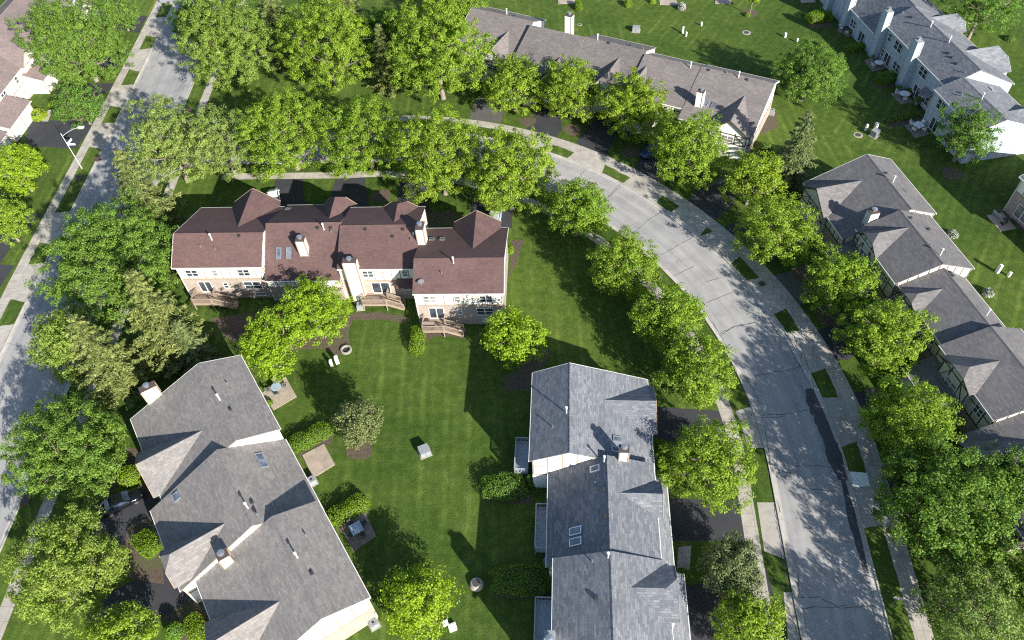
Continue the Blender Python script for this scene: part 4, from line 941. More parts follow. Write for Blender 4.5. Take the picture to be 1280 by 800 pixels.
for a in (
    (95, 52, 62, 'mid', 'largest mid-green tree in the top left corner, over the mauve roof', WT),
    (98, 128, 33, 'airy', 'small open tree with pale forked branches beside the dark driveway', WT),
    (150, 15, 26, 'mid', 'tree cut by the top edge left of the straight road', WT),
    (22, 212, 36, 'lime', 'bright lime tree at the left edge below the lamp post', WT),
    (6, 278, 34, 'maple', 'half-seen tree at the left edge under the bright lime one', WT),
    (288, 52, 58, 'gold', 'big rounded tree at the upper corner of the junction', 'trees behind the upper left corner lot'),
    (248, 28, 30, 'dark', 'dark tree tucked behind the big corner tree beside the straight road', 'trees behind the upper left corner lot'),
    (410, 66, 56, 'open', 'loose yellow-green tree hiding the blue-roofed house at the top', 'trees behind the upper left corner lot'),
    (547, 72, 62, 'maple', 'tall full tree left of the brown roofed row', 'trees behind the upper left corner lot'),
    (478, 38, 30, 'dark', 'dark tree in the gap between the loose yellow-green tree and the tall full one', 'trees behind the upper left corner lot'),
    (576, 15, 34, 'maple', 'tree top touching the top edge beside the brown roofed row', 'trees behind the upper left corner lot'),
    (642, 104, 39, 'maple', 'first yard tree from the left in front of the brown roofed row', ST),
    (714, 116, 40, 'maple', 'second yard tree in front of the brown roofed row, above the dark driveway', ST),
    (792, 132, 47, 'maple', 'third yard tree in front of the brown roofed row', ST),
    (860, 190, 51, 'round', 'dense tree in front of the right end of the brown roofed row', ST),
    (940, 226, 40, 'maple', 'tree below the tall spruce, right of the brown roofed row', ST),
    (1012, 92, 43, 'mid', 'rounded green tree alone on the upper right lawn', YT),
    (972, 292, 50, 'open', 'open tree with visible branches left of the slate-grey row', ST),
    (1048, 354, 46, 'maple', 'tree hiding the first slate-grey gable walls, beside a forked driveway', ST),
    (1106, 424, 55, 'maple', 'wide tree in front of the middle of the slate-grey row', ST),
    (1138, 530, 60, 'round', 'dense rounded tree below the wide one, beside the fresh asphalt patch', ST),
    (1182, 632, 80, 'dark', 'very large dark green tree at the lower right', ST),
    (1262, 610, 50, 'dark', 'dark tree cut by the right edge beside the very large one', ST),
    (1222, 762, 66, 'greyopen', 'pale grey-green tree in the bottom right corner', ST),
    (1208, 170, 42, 'airy', 'thin tree in front of the pale end wall at the upper right', YT),
    (1228, 8, 48, 'airy', 'thin leaning tree in the top right corner beyond the blue-grey roofs', YT),
    (215, 186, 50, 'greyopen', 'pale branching tree at the lower corner of the junction', ST),
    (278, 180, 44, 'greyopen', 'grey-green tree second from the junction along the upper street', ST),
    (358, 168, 52, 'open', 'third tree from the junction along the upper street', ST),
    (456, 172, 52, 'open', 'fourth tree from the junction, standing in the mulch ring', ST),
    (550, 198, 55, 'open', 'fifth tree from the junction, above the third burgundy roof', ST),
    (638, 222, 50, 'maple', 'tree at the right end of the burgundy row beside the silver car', ST),
    (722, 264, 44, 'round', 'first rounded tree on the inner side of the bend', ST),
    (778, 332, 46, 'round', 'second rounded tree on the inner side of the bend', ST),
    (833, 400, 47, 'round', 'third rounded tree on the inner side of the bend', ST),
    (870, 466, 45, 'round', 'fourth rounded tree, just above the driveway of the pale blue-grey row', ST),
    (890, 580, 60, 'maple', 'broad bright tree over the driveways of the pale blue-grey row', ST),
    (936, 784, 48, 'maple', 'bright tree cut by the bottom edge beside the road', ST),
    (388, 388, 50, 'lime', 'bright tree against the back wall of the burgundy row', YT),
    (338, 428, 46, 'lime', 'bright tree in front of the one against the burgundy row', YT),
    (643, 426, 40, 'lime', 'lone bright round tree at the lower right corner of the burgundy row', YT),
    (521, 750, 47, 'lime', 'bright yellow-green tree alone on the central lawn near the bottom edge', YT),
    (138, 330, 76, 'mid', 'big mid-green tree left of the burgundy row', WT),
    (82, 432, 46, 'gold', 'pale green tree between the straight road and the spruces', WT),
    (76, 562, 74, 'mid', 'big dense tree left of the brown-grey row, above the parked black car', WT),
    (82, 708, 70, 'gold', 'big yellowish tree below the parked black car', WT),
    (150, 796, 42, 'maple', 'tree cut by the bottom edge at the lower left driveway', WT),
): tree(*a)
for a in ((1230, 905, 70, 'dark', 'tree outside the lower right corner whose shadow crosses the road'), (1130, 960, 60, 'dark', 'tree below the bottom edge whose shadow falls on the lower road'), (1330, 740, 62, 'dark', 'tree outside the right edge behind the pale grey-green one')): tree(*a, group=ST)
tree(450, 530, 33, 'olive', 'small olive and purple ornamental tree on the central lawn', YT, 'ornamental_tree')
tree(916, 708, 44, 'shrub', 'loose dark shrubby tree with pale blossom between two driveways', ST, 'ornamental_tree')
CG = 'spruces and pines'
for a in ((346, 32, 38, 'pine', 'thin brownish pine between two broad trees at the top', 1.35), (997, 190, 36, 'bluepine', 'tall spruce right of the brown roofed row', 1.45), (178, 246, 50, 'pine', 'pale pine at the roadside left of the burgundy row', .95),
          (204, 408, 54, 'pine', 'tall olive spruce touching the left end of the burgundy row', 1.25), (132, 452, 54, 'pine', 'shorter olive spruce above the brown-grey row', 1.2), (440, 20, 26, 'pine', 'dark pine showing above the loose tree at the top', 1.3), (482, 80, 28, 'pine', 'shaded pine standing left of the tall full tree', 1.3), (238, 434, 34, 'bluepine', 'dark shaded spruce between the olive spruce and the brown-grey roof', 1.2)):
    tree(a[0], a[1], a[2], a[3], a[4], CG, None, 0, a[5])

# saplings, hedges and shrubs
def leaf_blob(seed, rx, ry, h, mat, sq=2.6, leaf=.17, dens=1.0, lump=.08):
    "clipped hedge: leaves spread through the shell of a rounded box, over a dark inner body"
    g = np.random.default_rng(seed); area = 2 * (rx + ry) * 2 * h + 4 * rx * ry; n = int(area * 95 * dens * (.17 / leaf) ** 1.4)
    d = g.normal(size=(n, 3)); d[:, 2] = np.abs(d[:, 2]) * 1.0; d /= np.linalg.norm(d, axis=1)[:, None]
    k = (np.abs(d[:, 0]) ** sq + np.abs(d[:, 1]) ** sq + np.abs(d[:, 2]) ** sq) ** (-1 / sq)
    ph = g.uniform(0, 6, 3); w = 1 + lump * (np.sin(d[:, 0] * rx * 3.1 + ph[0]) * np.sin(d[:, 1] * ry * 3.3 + ph[1]) + .5 * np.sin(d[:, 2] * 5 + ph[2])); kk = k * w * g.uniform(.86, 1.05, n)
    P = d * kk[:, None] * np.array([rx, ry, h]); nn = d * np.array([1 / rx, 1 / ry, 1 / h]) * min(rx, ry, h) + g.normal(0, .5, (n, 3)); nn /= np.linalg.norm(nn, axis=1)[:, None]
    return leaf_mesh('leaves', P, nn, leaf * g.uniform(.7, 1.3, n), np.clip(g.normal(.5, .2, n), 0, 1), LEAF[mat], .65, g)
core = plain('hedge_inner_twigs', (.03, .05, .012), (.02, .03, .01), 4, .95)
def hedge(p0, p1, wpx, h, mat, label, name='hedge', group=None, sq=5.0, leaf=.13):
    "hedge from photo point p0 to p1 (points on its top centre line)"
    a, b = at(*p0, h * .6), at(*p1, h * .6); L = hypot(b[0] - a[0], b[1] - a[1]); w = wpx * depth(*p0, 1) / FOC
    root = thing(name, label, 'hedge' if name == 'hedge' else 'shrub', ((a[0] + b[0]) / 2, (a[1] + b[1]) / 2, 0), atan2(b[1] - a[1], b[0] - a[0]) if L > .2 else 0, group)
    rx, ry = max(L / 2 + w * .25, w / 2), w / 2
    me = leaf_blob(int(p0[0] * 3 + p0[1]), rx, ry, h, mat, sq, leaf); o = bpy.data.objects.new('leaves', me); COL.objects.link(o); o.parent = root
    c = MB(); c.lathe([(.8, 0), (.86, .35 * h), (.8, .7 * h), (.5, .84 * h), (.05, .86 * h)], (0, 0), 18, 0, rx * .95, ry * .95); c.build('twigs', core, root)
HG = 'clipped hedges and shrubs'
for a in (((364, 557), (408, 534), 22, 1.3, 'hedge', 'bright clipped hedge beside the upper empty patio of the brown-grey row'), ((416, 647), (452, 626), 24, 1.3, 'hedge', 'clipped hedge above the patio with the square table'),
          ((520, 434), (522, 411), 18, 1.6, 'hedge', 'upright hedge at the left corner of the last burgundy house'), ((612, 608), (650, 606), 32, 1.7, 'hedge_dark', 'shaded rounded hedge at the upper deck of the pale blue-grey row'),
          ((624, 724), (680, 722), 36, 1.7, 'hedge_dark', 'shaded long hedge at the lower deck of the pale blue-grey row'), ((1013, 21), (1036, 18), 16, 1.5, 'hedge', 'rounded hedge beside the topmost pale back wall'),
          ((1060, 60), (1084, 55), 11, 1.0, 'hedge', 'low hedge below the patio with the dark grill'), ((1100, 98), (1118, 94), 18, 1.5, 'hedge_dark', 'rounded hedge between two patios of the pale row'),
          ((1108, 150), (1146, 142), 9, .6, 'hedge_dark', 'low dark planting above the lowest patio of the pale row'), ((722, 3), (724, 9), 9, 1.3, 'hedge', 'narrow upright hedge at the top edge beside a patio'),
          ((241, 774), (246, 796), 22, 1.6, 'hedge', 'green hedge by the lower left porch'), ((176, 672), (190, 684), 26, 1.5, 'hedge', 'yellow-green clipped hedge below the parked black car')):
    hedge(*a, group=HG)
for a in (((160, 592), (161, 594), 30, 1.9, 'hedge', 'yellow-green rounded bush by the brown-grey gable, above the parked black car'), ((46, 141), (46.2, 141.2), 19, 1.5, 'lime', 'bright lime ball shrub beside the white garage'), ((150, 615), (150.2, 615.2), 15, .8, 'hedge', 'small green shrub in the dark bed above the black car'),
          ((785, 2), (785, 4), 11, 1.2, 'hedge', 'small green shrub in a mulch bed at the top edge, left of the blossom'), ((813, 0), (818, 1), 7, .8, 'lime', 'tiny lime shrub at the top edge'), ((852, 5), (853, 8), 10, 1.3, 'flower', 'white flowering shrub at the top edge'), ((934, 17.5), (934.4, 17.7), 8, .6, 'hedge', 'tiny shrub at the foot of the sapling'),
          ((638, 311), (638.2, 311.2), 10, 1.0, 'hedge', 'small green shrub by the right end wall of the burgundy row'), ((958, 182), (958.2, 182.3), 15, 1.4, 'mid', 'round shrub at the right end of the brown roofed row'), ((1192, 291), (1192.3, 291.4), 12, .9, 'flower', 'pale flowering shrub behind the upper slate-grey row'), ((1236, 364), (1236.3, 364.5), 13, .9, 'flower', 'pale flowering shrub behind the middle of the slate-grey row'),
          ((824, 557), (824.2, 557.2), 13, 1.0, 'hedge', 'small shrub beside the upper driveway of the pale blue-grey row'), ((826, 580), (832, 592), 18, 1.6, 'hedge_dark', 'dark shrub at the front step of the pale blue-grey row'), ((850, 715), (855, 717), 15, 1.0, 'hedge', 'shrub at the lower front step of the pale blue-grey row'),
          ((662, 600), (662.2, 600.2), 12, 2.0, 'mid', 'small upright shrub against the white gable end'), ((215, 785), (216, 790), 22, 1.6, 'hedge_dark', 'dark shrub by the lower left garage'), ((1260, 47), (1266, 46), 12, .8, 'mid', 'low leafy shrub on the verge at the top right'), ((65, 130), (70, 124), 14, 1.0, 'lime', 'lime planting between the white garage and the open tree'), ((1137, 114), (1137.3, 114.3), 12, 1.0, 'hedge_dark', 'small round shrub by the patio with the round white table'), ((322, 487), (322.2, 487.2), 10, .8, 'hedge_dark', 'small dark plant at the edge of the uppermost patio'), ((336, 502), (336.2, 502.3), 9, .7, 'hedge', 'potted green plant on the uppermost patio'), ((825, 347), (825.2, 347.2), 6, .6, 'olive', 'small reddish shrub on the inner verge of the bend')):
    hedge(*a, name='shrub', group=HG, sq=2.3, leaf=.16)
tk, cr = broadleaf(77, 1.3, 'lime', 1.2, .26, 7, .4, hc=3.2)
p = at(937, 18); r_ = thing('sapling', 'young sapling in a mulch ring at the top of the lawn', 'tree', (*p, 0), 0, YT)
for n_, m_ in (('trunk', tk), ('crown', cr)):
    o = bpy.data.objects.new(n_, m_); COL.objects.link(o); o.parent = r_

# ------------------------------------------------------------------ street furniture and small things
# lamp post with two street-name blades
b = at(102.4, 210.4); lp = thing('street_lamp', 'white curved-arm street lamp with two street-name blades beside the straight road', 'street lamp', (*b, 0))
m = MB(); m.tube([(0, 0, 0), (0, 0, .5), (0, 0, 7.1)], [.10, .075, .045], 10); m.build('pole', M['vent'], lp)
e = at(101, 159, 7.9); ex, ey = e[0] - b[0], e[1] - b[1]
m = MB(); m.tube([(ex * f, ey * f, 6.5 + 1.4 * sin(f * pi / 2)) for f in (0, .15, .35, .6, .85, 1)], .035, 8); m.build('arm', M['vent'], lp)
a_ = atan2(ey, ex); m = MB(); m.obox((ex, ey), a_, .95, .34, 7.78, 7.98); m.obox((ex * 1.02, ey * 1.02), a_, .6, .26, 7.72, 7.78); m.build('lamp_head', M['vent'], lp)
for px, py in ((93.5, 179.6), (89, 173.2)):
    q = at(px, py, 5.0); d = (q[0] - b[0], q[1] - b[1]); L = hypot(*d); a_ = atan2(d[1], d[0]); m = MB(); m.obox((cos(a_) * L * .55, sin(a_) * L * .55), a_, L * .95, .05, 4.72, 5.1); m.build('name_blade', M['vent'], lp)
# roadside signs
b = at(1113.5, 757.5); sg = thing('road_sign', 'white rectangular road sign on a thin post at the lower right verge', 'sign', (*b, 0), radians(-20))
m = MB(); m.tube([(0, 0, 0), (0, 0, 2.5)], .035, 6); m.build('post', M['metal'], sg)
m = MB(); m.box(-.42, .42, -.06, -.035, 1.95, 2.5); m.build('sign_plate', M['vent'], sg)
b = at(207, 10); sg = thing('road_sign', 'small blue sign on a post in the topmost verge of the straight road', 'sign', (*b, 0), .3)
m = MB(); m.tube([(0, 0, 0), (0, 0, 2.1)], .035, 6); m.build('post', M['metal'], sg); m = MB(); m.box(-.18, .18, -.05, -.03, 1.6, 2.1); m.build('sign_plate', M['signblue'], sg)
# utility pedestals
PG = 'small utility pedestals on the lawns'
def pedestal(px, py, h, w, label, rz=.3):
    x, y = at(px, py); o = thing('utility_pedestal', label, 'utility post', (x, y, 0), rz, PG)
    m = MB(); m.box(-w / 2, w / 2, -w / 2, w / 2, 0, h * .9); m.build('post', M['util_white'], o)
    m = MB(); m.hexa([(-w * .58, -w * .58, h * .9), (w * .58, -w * .58, h * .9), (w * .58, w * .58, h * .9), (-w * .58, w * .58, h * .9), (-w * .35, -w * .35, h), (w * .35, -w * .35, h), (w * .35, w * .35, h), (-w * .35, w * .35, h)]); m.build('cap', M['util_white'], o)
for a in ((415, 457, 1.15, .36, 'left white pedestal by the brick fire ring'), (422, 453.5, 1.35, .45, 'taller white pedestal by the brick fire ring'), (1246, 340.5, 1.5, .42, 'taller white pedestal on the lawn behind the slate-grey row'), (1260.3, 345.5, .85, .3, 'short white pedestal behind the slate-grey row'),
          (853, 41.6, 1.4, .3, 'taller thin pedestal on the top lawn beside the roof shadow'), (857.4, 45.2, .9, .26, 'short thin pedestal on the top lawn beside the roof shadow'), (1081.8, 163, 1.2, .32, 'left pedestal of the cluster on the upper right lawn'), (1094, 161.6, 1.3, .45, 'right pedestal of the cluster on the upper right lawn'),
          (981, 46.5, .9, .35, 'white pedestal near the rounded tree on the upper right lawn'), (996, 53, .8, .25, 'small pedestal touching the rounded tree on the upper right lawn'), (876.5, 32.2, .8, .25, 'thin post right of the two on the top lawn'), (557, 780, .5, .5, 'low white post beside the bottom yellow-green tree'), (566, 785, .35, .7, 'low pale box beside the bottom yellow-green tree')): pedestal(*a)
def ubox(px, py, w, l, h, label, rz, leg=False):
    x, y = at(px, py); o = thing('utility_box', label, 'utility box', (x, y, 0), rz, 'utility boxes')
    m = MB(); m.box(-w / 2 - .15, w / 2 + .15, -l / 2 - .15, l / 2 + .15, 0, .1); m.build('pad', M['stone'], o)
    m = MB(); m.box(-w / 2, w / 2, -l / 2, l / 2, .1, h); m.box(-w / 2 - .03, w / 2 + .03, -l / 2 - .03, l / 2 + .03, h, h + .05); m.build('cabinet', M['utility'], o)
    m = MB(); m.box(-w * .02, w * .02, -l / 2 - .02, -l / 2 - .002, .2, h * .9); m.build('door_seam', M['dark'], o)
ubox(531, 566, 1.15, 1.15, .85, 'grey transformer cabinet alone on the central lawn', .35); ubox(795, 39, 1.3, 1.0, .9, 'grey transformer cabinet on the top lawn', -.3); ubox(1092.5, 170, 1.1, 1.0, 1.1, 'pale cabinet of the cluster on the upper right lawn', .6)
# manholes, fire ring
def manhole(px, py, label, r, h, cone=False):
    x, y = at(px, py); o = thing('manhole', label, 'manhole', (x, y, 0), 0, 'manholes')
    m = MB(); m.lathe([(r * 1.5, -.05), (r * 1.45, h * .3), (r, h)] if cone else [(r * 1.35, -.05), (r * 1.35, h), (r, h)], (0, 0), 22); m.build('ring', M['stone'], o)
    m = MB(); m.lathe([(r * .85, h - .01), (r * .82, h + .03)], (0, 0), 22); m.build('cover', M['iron'], o)
manhole(595.5, 731, 'raised concrete manhole on the shaded central lawn', .5, .55, True); manhole(952.5, 354.8, 'dark iron manhole set in the concrete apron', .55, .02); manhole(1072.5, 169, 'manhole left of the pedestal cluster on the upper right lawn', .55, .06); manhole(933, 41, 'pale ringed manhole on the top lawn', .6, .06); manhole(724.5, 31, 'small grey cover on the top lawn above the white chimney', .35, .05)
x, y = at(433, 438); o = thing('fire_ring', 'round brick fire ring on the mulch behind the burgundy row', 'fire pit', (x, y, 0)); m = MB()
for k in range(16):
    a = 2 * pi * k / 16; m.obox((.62 * cos(a), .62 * sin(a)), a, .2, .22, 0, .28)
m.build('brick_ring', M['stone'], o); m = MB(); m.lathe([(.5, .01), (.48, .06)], (0, 0), 16); m.build('ash_bed', M['dark'], o)
# storm drains
for px, py, l in ((122, 199, 'rusty storm drain inlet at the kerb below the lamp post'), (235, 138, 'rusty storm drain inlet at the junction corner'), (33, 624, 'rusty storm drain inlet at the lower left kerb')):
    x, y = at(px, py); o = thing('storm_drain', l, 'drain', (x, y, 0), .1, 'storm drain inlets'); m = MB(); m.box(-.5, .5, -.75, .75, 0, .13); m.build('frame', M['rust'], o)
    m = MB()
    for k in range(6): m.box(-.38, .38, -.62 + k * .22, -.52 + k * .22, .13, .15)
    m.build('grate', M['iron'], o)
# air conditioners
def ac(px, py, label, rz, proto=[]):
    x, y = at(px, py)
    if not proto:
        o = thing('air_conditioner', label, 'air conditioner', (x, y, 0), rz, 'air conditioners beside the houses')
        m = MB(); m.box(-.55, .55, -.55, .55, 0, .08); m.build('pad', M['stone'], o)
        m = MB(); m.box(-.42, .42, -.42, .42, .08, .82); m.build('cabinet', M['utility'], o)
        m = MB(); m.lathe([(.36, .82), (.36, .86), (.3, .86), (.3, .835)], (0, 0), 20); m.build('fan_ring', M['utility'], o)
        m = MB(); m.lathe([(.29, .822), (.1, .84), (.09, .88)], (0, 0), 16); m.build('fan_grille', M['dark'], o)
        proto.append(o)
    else:
        o = copy_tree(proto[0]); o.location = (x, y, 0); o.rotation_euler.z = rz; o['label'] = label
for a in ((451, 385, 'unit beside the deck of the third burgundy house', 0), (391, 603, 'unit beside the upper empty patio of the brown-grey row', -1.05), (468, 781, 'unit at the bottom right corner of the brown-grey row', -1.05), (685.5, 705, 'unit under the eave between two decks of the pale blue-grey row', 0), (964, 142, 'unit at the right end of the brown roofed row', -.5)): ac(*a)
# garden furniture: each table and chair is its own thing
TG, CHG = 'patio tables', 'patio chairs'
def table(px, py, label, r, mat, square=False, rz=0.0):
    x, y = at(px, py); o = thing('patio_table', label, 'table', (x, y, .08), rz, TG); m = MB()
    if square: m.box(-r, r, -r, r, .70, .74)
    else: m.lathe([(r, .70), (r, .74)], (0, 0), 24)
    m.build('tabletop', M[mat], o)
    for k in range(4):
        a = pi / 4 + k * pi / 2; m = MB(); m.tube([(r * .85 * cos(a), r * .85 * sin(a), 0), (r * .75 * cos(a), r * .75 * sin(a), .7)], .03, 6); m.build('leg', M['metal'], o)
    return x, y
_ch = {}
def chair(x, y, rz, label, mat):
    if mat not in _ch:
        o = thing('patio_chair', label, 'chair', (x, y, .08), rz, CHG)
        m = MB(); m.box(-.25, .25, -.24, .26, .40, .45); m.build('seat', M[mat], o)
        m = MB(); m.hexa([(-.25, -.27, .45), (.25, -.27, .45), (.25, -.22, .45), (-.25, -.22, .45), (-.25, -.38, .95), (.25, -.38, .95), (.25, -.33, .95), (-.25, -.33, .95)]); m.build('backrest', M[mat], o)
        for sx in (-.27, .27): m = MB(); m.box(sx - .03, sx + .03, -.25, .25, .62, .66); m.box(sx - .02, sx + .02, .2, .25, .45, .62); m.build('armrest', M[mat], o)
        for sx in (-.22, .22):
            for sy in (-.2, .22): m = MB(); m.box(sx - .02, sx + .02, sy - .02, sy + .02, 0, .4); m.build('leg', M[mat], o)
        _ch[mat] = o
    else:
        o = copy_tree(_ch[mat]); o.location = (x, y, .08); o.rotation_euler.z = rz; o['label'] = label
def dining(px, py, what, r, tmat, cmat, n, square=False, rz=0.0):
    x, y = table(px, py, what[0], r, tmat, square, rz)
    for k in range(n):
        a = rz + 2 * pi * k / n + .25; chair(x + (r + .35) * cos(a), y + (r + .35) * sin(a), a + pi / 2, what[1], cmat)
dining(347, 488, ('round glass table on the uppermost patio of the brown-grey row', 'grey metal chair around the round glass table'), .65, 'table_glass', 'metal', 4)
dining(447, 664, ('square blue-grey glass table on the dark patio', 'brown chair around the square glass table'), .65, 'table_glass', 'plastic_dark', 4, True, .5)
dining(1097, 83, ('round white table on the upper patio of the pale row', 'white chair around the upper round white table'), .75, 'plastic_white', 'plastic_white', 2)
dining(1129, 122, ('oval white table on the middle patio of the pale row', 'white chair around the middle white table'), .85, 'plastic_white', 'plastic_white', 3)
dining(1146, 161, ('square white table on the lowest patio of the pale row', 'white chair around the square white table'), .75, 'plastic_white', 'plastic_white', 4, True, .4)
dining(1057, 40, ('dark round table crowded with plants on the topmost patio', 'white chair around the dark round table'), .7, 'plastic_dark', 'plastic_white', 3)
def grill(px, py, label, z=.08):
    x, y = at(px, py); o = thing('barbecue_grill', label, 'grill', (x, y, z), .5, 'barbecue grills')
    m = MB(); m.box(-.45, .45, -.3, .3, .75, 1.0); m.ext([(-.3, 1.0), (-.22, 1.2), (.1, 1.28), (.3, 1.0)][::-1], -.45, .45); m.build('hood', M['plastic_dark'], o)
    m = MB(); m.box(-.9, -.48, -.25, .25, .9, .94); m.box(.48, .9, -.25, .25, .9, .94); m.build('side_shelf', M['metal'], o)
    for sx in (-.4, .4): m = MB(); m.box(sx - .03, sx + .03, -.25, .25, 0, .75); m.build('leg', M['dark'], o)
grill(1254, 280, 'black barbecue grill on the patio at the right edge'); grill(1068, 34, 'dark barbecue grill by the topmost pale back door')
x, y = at(1246, 272); o = thing('garden_bench', 'grey wooden bench on the patio at the right edge', 'bench', (x, y, .08), ga * pi / 180); m = MB()
for k in range(4): m.box(-.8, .8, -.25 + k * .13, -.14 + k * .13, .42, .46)
m.build('seat', M['deckgrey'], o); m = MB()
for k in range(3): m.box(-.8, .8, -.32, -.28, .55 + k * .14, .65 + k * .14)
m.build('backrest', M['deckgrey'], o)
for sx in (-.7, .7): m = MB(); m.box(sx - .04, sx + .04, -.3, .25, 0, .42); m.build('leg', M['deckgrey'], o)
def pot(px, py, label, r, mat='terracotta', leaf='hedge'):
    x, y = at(px, py); o = thing('plant_pot', label, 'plant pot', (x, y, .02), 0, 'plant pots'); m = MB(); m.lathe([(r * .7, 0), (r, r * 1.2), (r * 1.08, r * 1.2), (r * 1.08, r * 1.35), (r * .9, r * 1.3)], (0, 0), 16); m.build('pot', M[mat], o)
    me = leaf_blob(int(px), r * 1.1, r * 1.1, r * 1.6, leaf, 2, .14); q = bpy.data.objects.new('leaves', me); COL.objects.link(q); q.parent = o; q.location = (0, 0, r * 1.2)
pot(1145, 130, 'round grey planter beside the middle patio of the pale row', .5, 'utility', 'hedge_dark'); pot(1062, 43, 'terracotta pot with plants on the topmost patio', .35); pot(1090, 74, 'small planter beside the upper round white table', .3, 'stone'); pot(1122, 114, 'dark planter at the top of the middle patio', .4, 'utility', 'hedge_dark'); pot(1085, 48, 'dark planter by the wall of the pale row', .35, 'utility')
# grill and trash things on the decks of the burgundy row
u_, t_ = -18.45 - A.o[0] + 1.6, 62.6 - A.o[1]; w_ = A.world(u_, t_)
o = thing('deck_cabinet', 'dark storage cabinet on the deck of the last burgundy house', 'cabinet', (w_[0], w_[1], 1.2), A.rot); m = MB(); m.box(-.7, .7, -.25, .25, 0, .75); m.build('body', M['plastic_dark'], o); m = MB(); m.box(-.74, .74, -.29, .29, .75, .8); m.build('lid', M['deck'], o)

# ------------------------------------------------------------------ cars
def car(p0, p1, label, paint, kind='sedan'):
    "p0 rear, p1 front in photo pixels (ground)"
    a, b = at(*p0), at(*p1); c = ((a[0] + b[0]) / 2, (a[1] + b[1]) / 2)
    o = thing('parked_car', label, 'car', (*c, 0), atan2(b[1] - a[1], b[0] - a[0]), 'parked cars')
    L = 4.7; van = kind == 'van'
    # stations along x: (x, half width, belt z, bottom z)
    st = [(-2.35, .70, .82, .42), (-2.25, .82, .92, .30), (-1.7, .90, .98, .24), (-.6, .92, .97, .22), (.6, .92, .95, .22), (1.5, .90, .88, .24), (2.15, .80, .76, .30), (2.35, .62, .62, .40)]
    m = MB(); V = []
    for x, w, zt, zb in st: V += [(x, -w * .92, zb), (x, -w, zb + .18), (x, -w, zt - .12), (x, -w * .86, zt), (x, 0, zt + .03), (x, w * .86, zt), (x, w, zt - .12), (x, w, zb + .18), (x, w * .92, zb)]
    k = 9; F_ = []
    for i in range(len(st) - 1):
        for j in range(k): F_.append((i * k + j, i * k + (j + 1) % k, (i + 1) * k + (j + 1) % k, (i + 1) * k + j))
    F_ += [tuple(range(k))[::-1], tuple(range((len(st) - 1) * k, len(st) * k))]; m.add(V, [f[::-1] for f in F_]); m.build('body', paint, o, True)
    x0, x1, x2, x3 = (-2.2, -1.85, .55, 1.35) if van else (-1.75, -1.0, .35, 1.1); zr = 1.72 if van else 1.45; wr = .70
    m = MB(); z0 = .93
    m.hexa([(x0, -.82, z0), (x3, -.80, z0 - .06), (x3, .80, z0 - .06), (x0, .82, z0), (x1, -wr, zr - .06), (x2, -wr, zr - .06), (x2, wr, zr - .06), (x1, wr, zr - .06)]); m.build('windows', M['carglass'], o)
    m = MB(); m.hexa([(x1 - .08, -wr - .03, zr - .07), (x2 + .08, -wr - .03, zr - .07), (x2 + .08, wr + .03, zr - .07), (x1 - .08, wr + .03, zr - .07), (x1 + .12, -wr + .1, zr), (x2 - .12, -wr + .1, zr), (x2 - .12, wr - .1, zr), (x1 + .12, wr - .1, zr)])
    for sg in (-1, 1):
        for (xa, xb) in ((x0, x1), (x3, x2)): m.bar((xa, sg * .81, z0 - .02), (xb, sg * (wr + .01), zr - .06), .07, .06)
        m.bar(((x1 + x2) / 2, sg * .82, z0), ((x1 + x2) / 2, sg * (wr + .01), zr - .06), .08, .04)
    m.build('roof', paint, o)
    for sx in (-1.42, 1.42):
        for sy in (-.86, .86):
            m = MB(); n = 18
            m.add([(sx + .33 * cos(2 * pi * i / n), sy + d, .33 + .33 * sin(2 * pi * i / n)) for d in (-.1, .1) for i in range(n)], [tuple(range(n)), tuple(range(n, 2 * n))[::-1]] + [(i, n + i, n + (i + 1) % n, (i + 1) % n) for i in range(n)]); w = m.build('wheel', M['tyre'], o)
            m = MB(); yy = sy + (.115 if sy > 0 else -.115); m.add([(sx + .2 * cos(2 * pi * i / 12), yy, .33 + .2 * sin(2 * pi * i / 12)) for i in range(12)] + [(sx, yy + (.02 if sy > 0 else -.02), .33)], [(i, (i + 1) % 12, 12) for i in range(12)]); m.build('rim', M['chrome'], w)
    for sy in (-.6, .6):
        m = MB(); m.obox((2.24, sy), -.25 * (1 if sy > 0 else -1), .12, .3, .60, .74); m.build('headlight', M['chrome'], o)
        m = MB(); m.obox((-2.33, sy), 0, .06, .26, .66, .84); m.build('tail_light', M['lampred'], o)
        m = MB(); m.obox((x3 - .1, sy * 1.58), 0, .12, .2, .95, 1.08); m.build('mirror', paint, o)
car((128, 643), (180, 617), 'black car parked on the driveway of the brown-grey row', M['carblack'])
car((346, 268), (342, 236), 'white van parked behind the first burgundy roof', M['carwhite'], 'van')
car((617, 292), (621, 262), 'silver car parked behind the right end of the burgundy row', M['carsilver'], 'van')
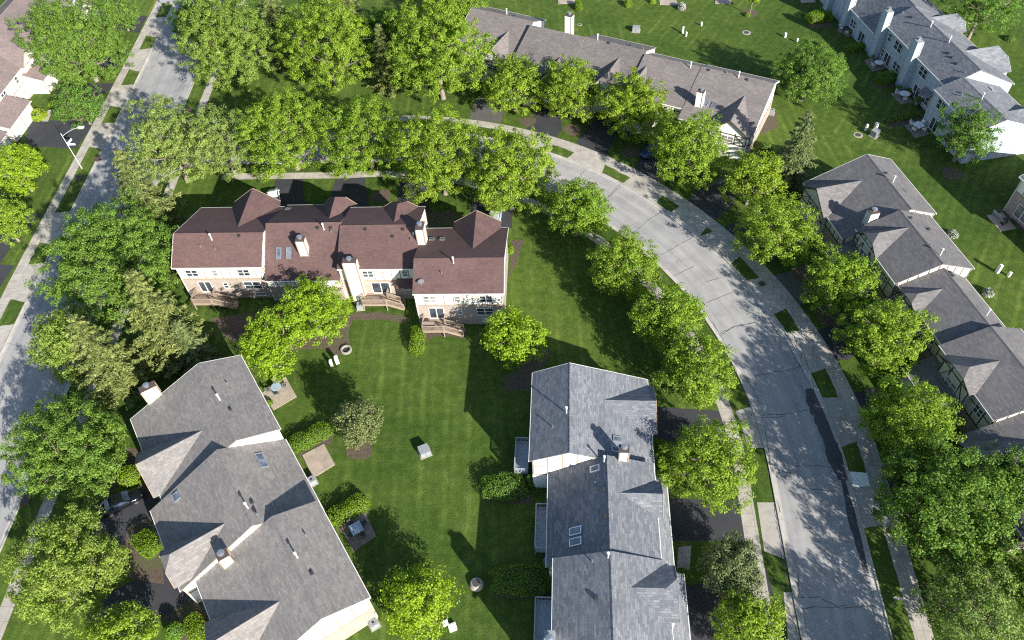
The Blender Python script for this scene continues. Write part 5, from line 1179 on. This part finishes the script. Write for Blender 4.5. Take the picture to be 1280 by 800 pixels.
car((826, 184), (804, 198), 'blue car half hidden under the third yard tree by the brown roofed row', M['carblue'])
car((150, 60), (122, 74), 'black car half hidden under the largest tree at the upper left', M['carblack'])
car((1112, 592), (1144, 580), 'dark car hidden under the dense tree at the slate-grey row', M['carblack'])

# ------------------------------------------------------------------ light, sky, camera
SD = radians(124); EL = radians(24.5)
sun = bpy.data.lights.new('sun', 'SUN'); sun.energy = 4.6; sun.angle = radians(.55); sun.color = (1.0, .95, .85)
so = bpy.data.objects.new('sun', sun); COL.objects.link(so)
from mathutils import Vector, Matrix
so.rotation_euler = Vector((cos(SD) * cos(EL), sin(SD) * cos(EL), -sin(EL))).to_track_quat('-Z', 'Y').to_euler()
w = bpy.data.worlds.new('World'); S.world = w; w.use_nodes = True
bg = w.node_tree.nodes['Background']; sk = w.node_tree.nodes.new('ShaderNodeTexSky'); sk.sky_type = 'NISHITA'; sk.sun_disc = False
sk.sun_elevation = EL; sk.sun_rotation = atan2(-cos(SD), -sin(SD)); sk.altitude = 200; sk.air_density = 1.0; sk.dust_density = .6; sk.ozone_density = 1.2
w.node_tree.links.new(sk.outputs[0], bg.inputs[0]); bg.inputs[1].default_value = .085
cam = bpy.data.cameras.new('camera'); co = bpy.data.objects.new('camera', cam); COL.objects.link(co)
cam.sensor_width = 36; cam.lens = FOC / 1280 * 36; cam.clip_end = 3000; cam.clip_start = .5
mt = Matrix(((RM[0, 0], -RM[0, 1], -RM[0, 2], 0), (RM[1, 0], -RM[1, 1], -RM[1, 2], 0), (RM[2, 0], -RM[2, 1], -RM[2, 2], HC), (0, 0, 0, 1)))
co.matrix_world = mt; S.camera = co
S.view_settings.view_transform = 'Standard'; S.view_settings.look = 'None'; S.view_settings.gamma = 1; S.view_settings.use_curve_mapping = False
S.view_settings.exposure = 1.3
S.render.engine = 'CYCLES'; S.cycles.use_denoising = False; S.cycles.filter_width = 1.15; S.cycles.sample_clamp_indirect = 3; S.cycles.max_bounces = 6; S.cycles.transparent_max_bounces = 4
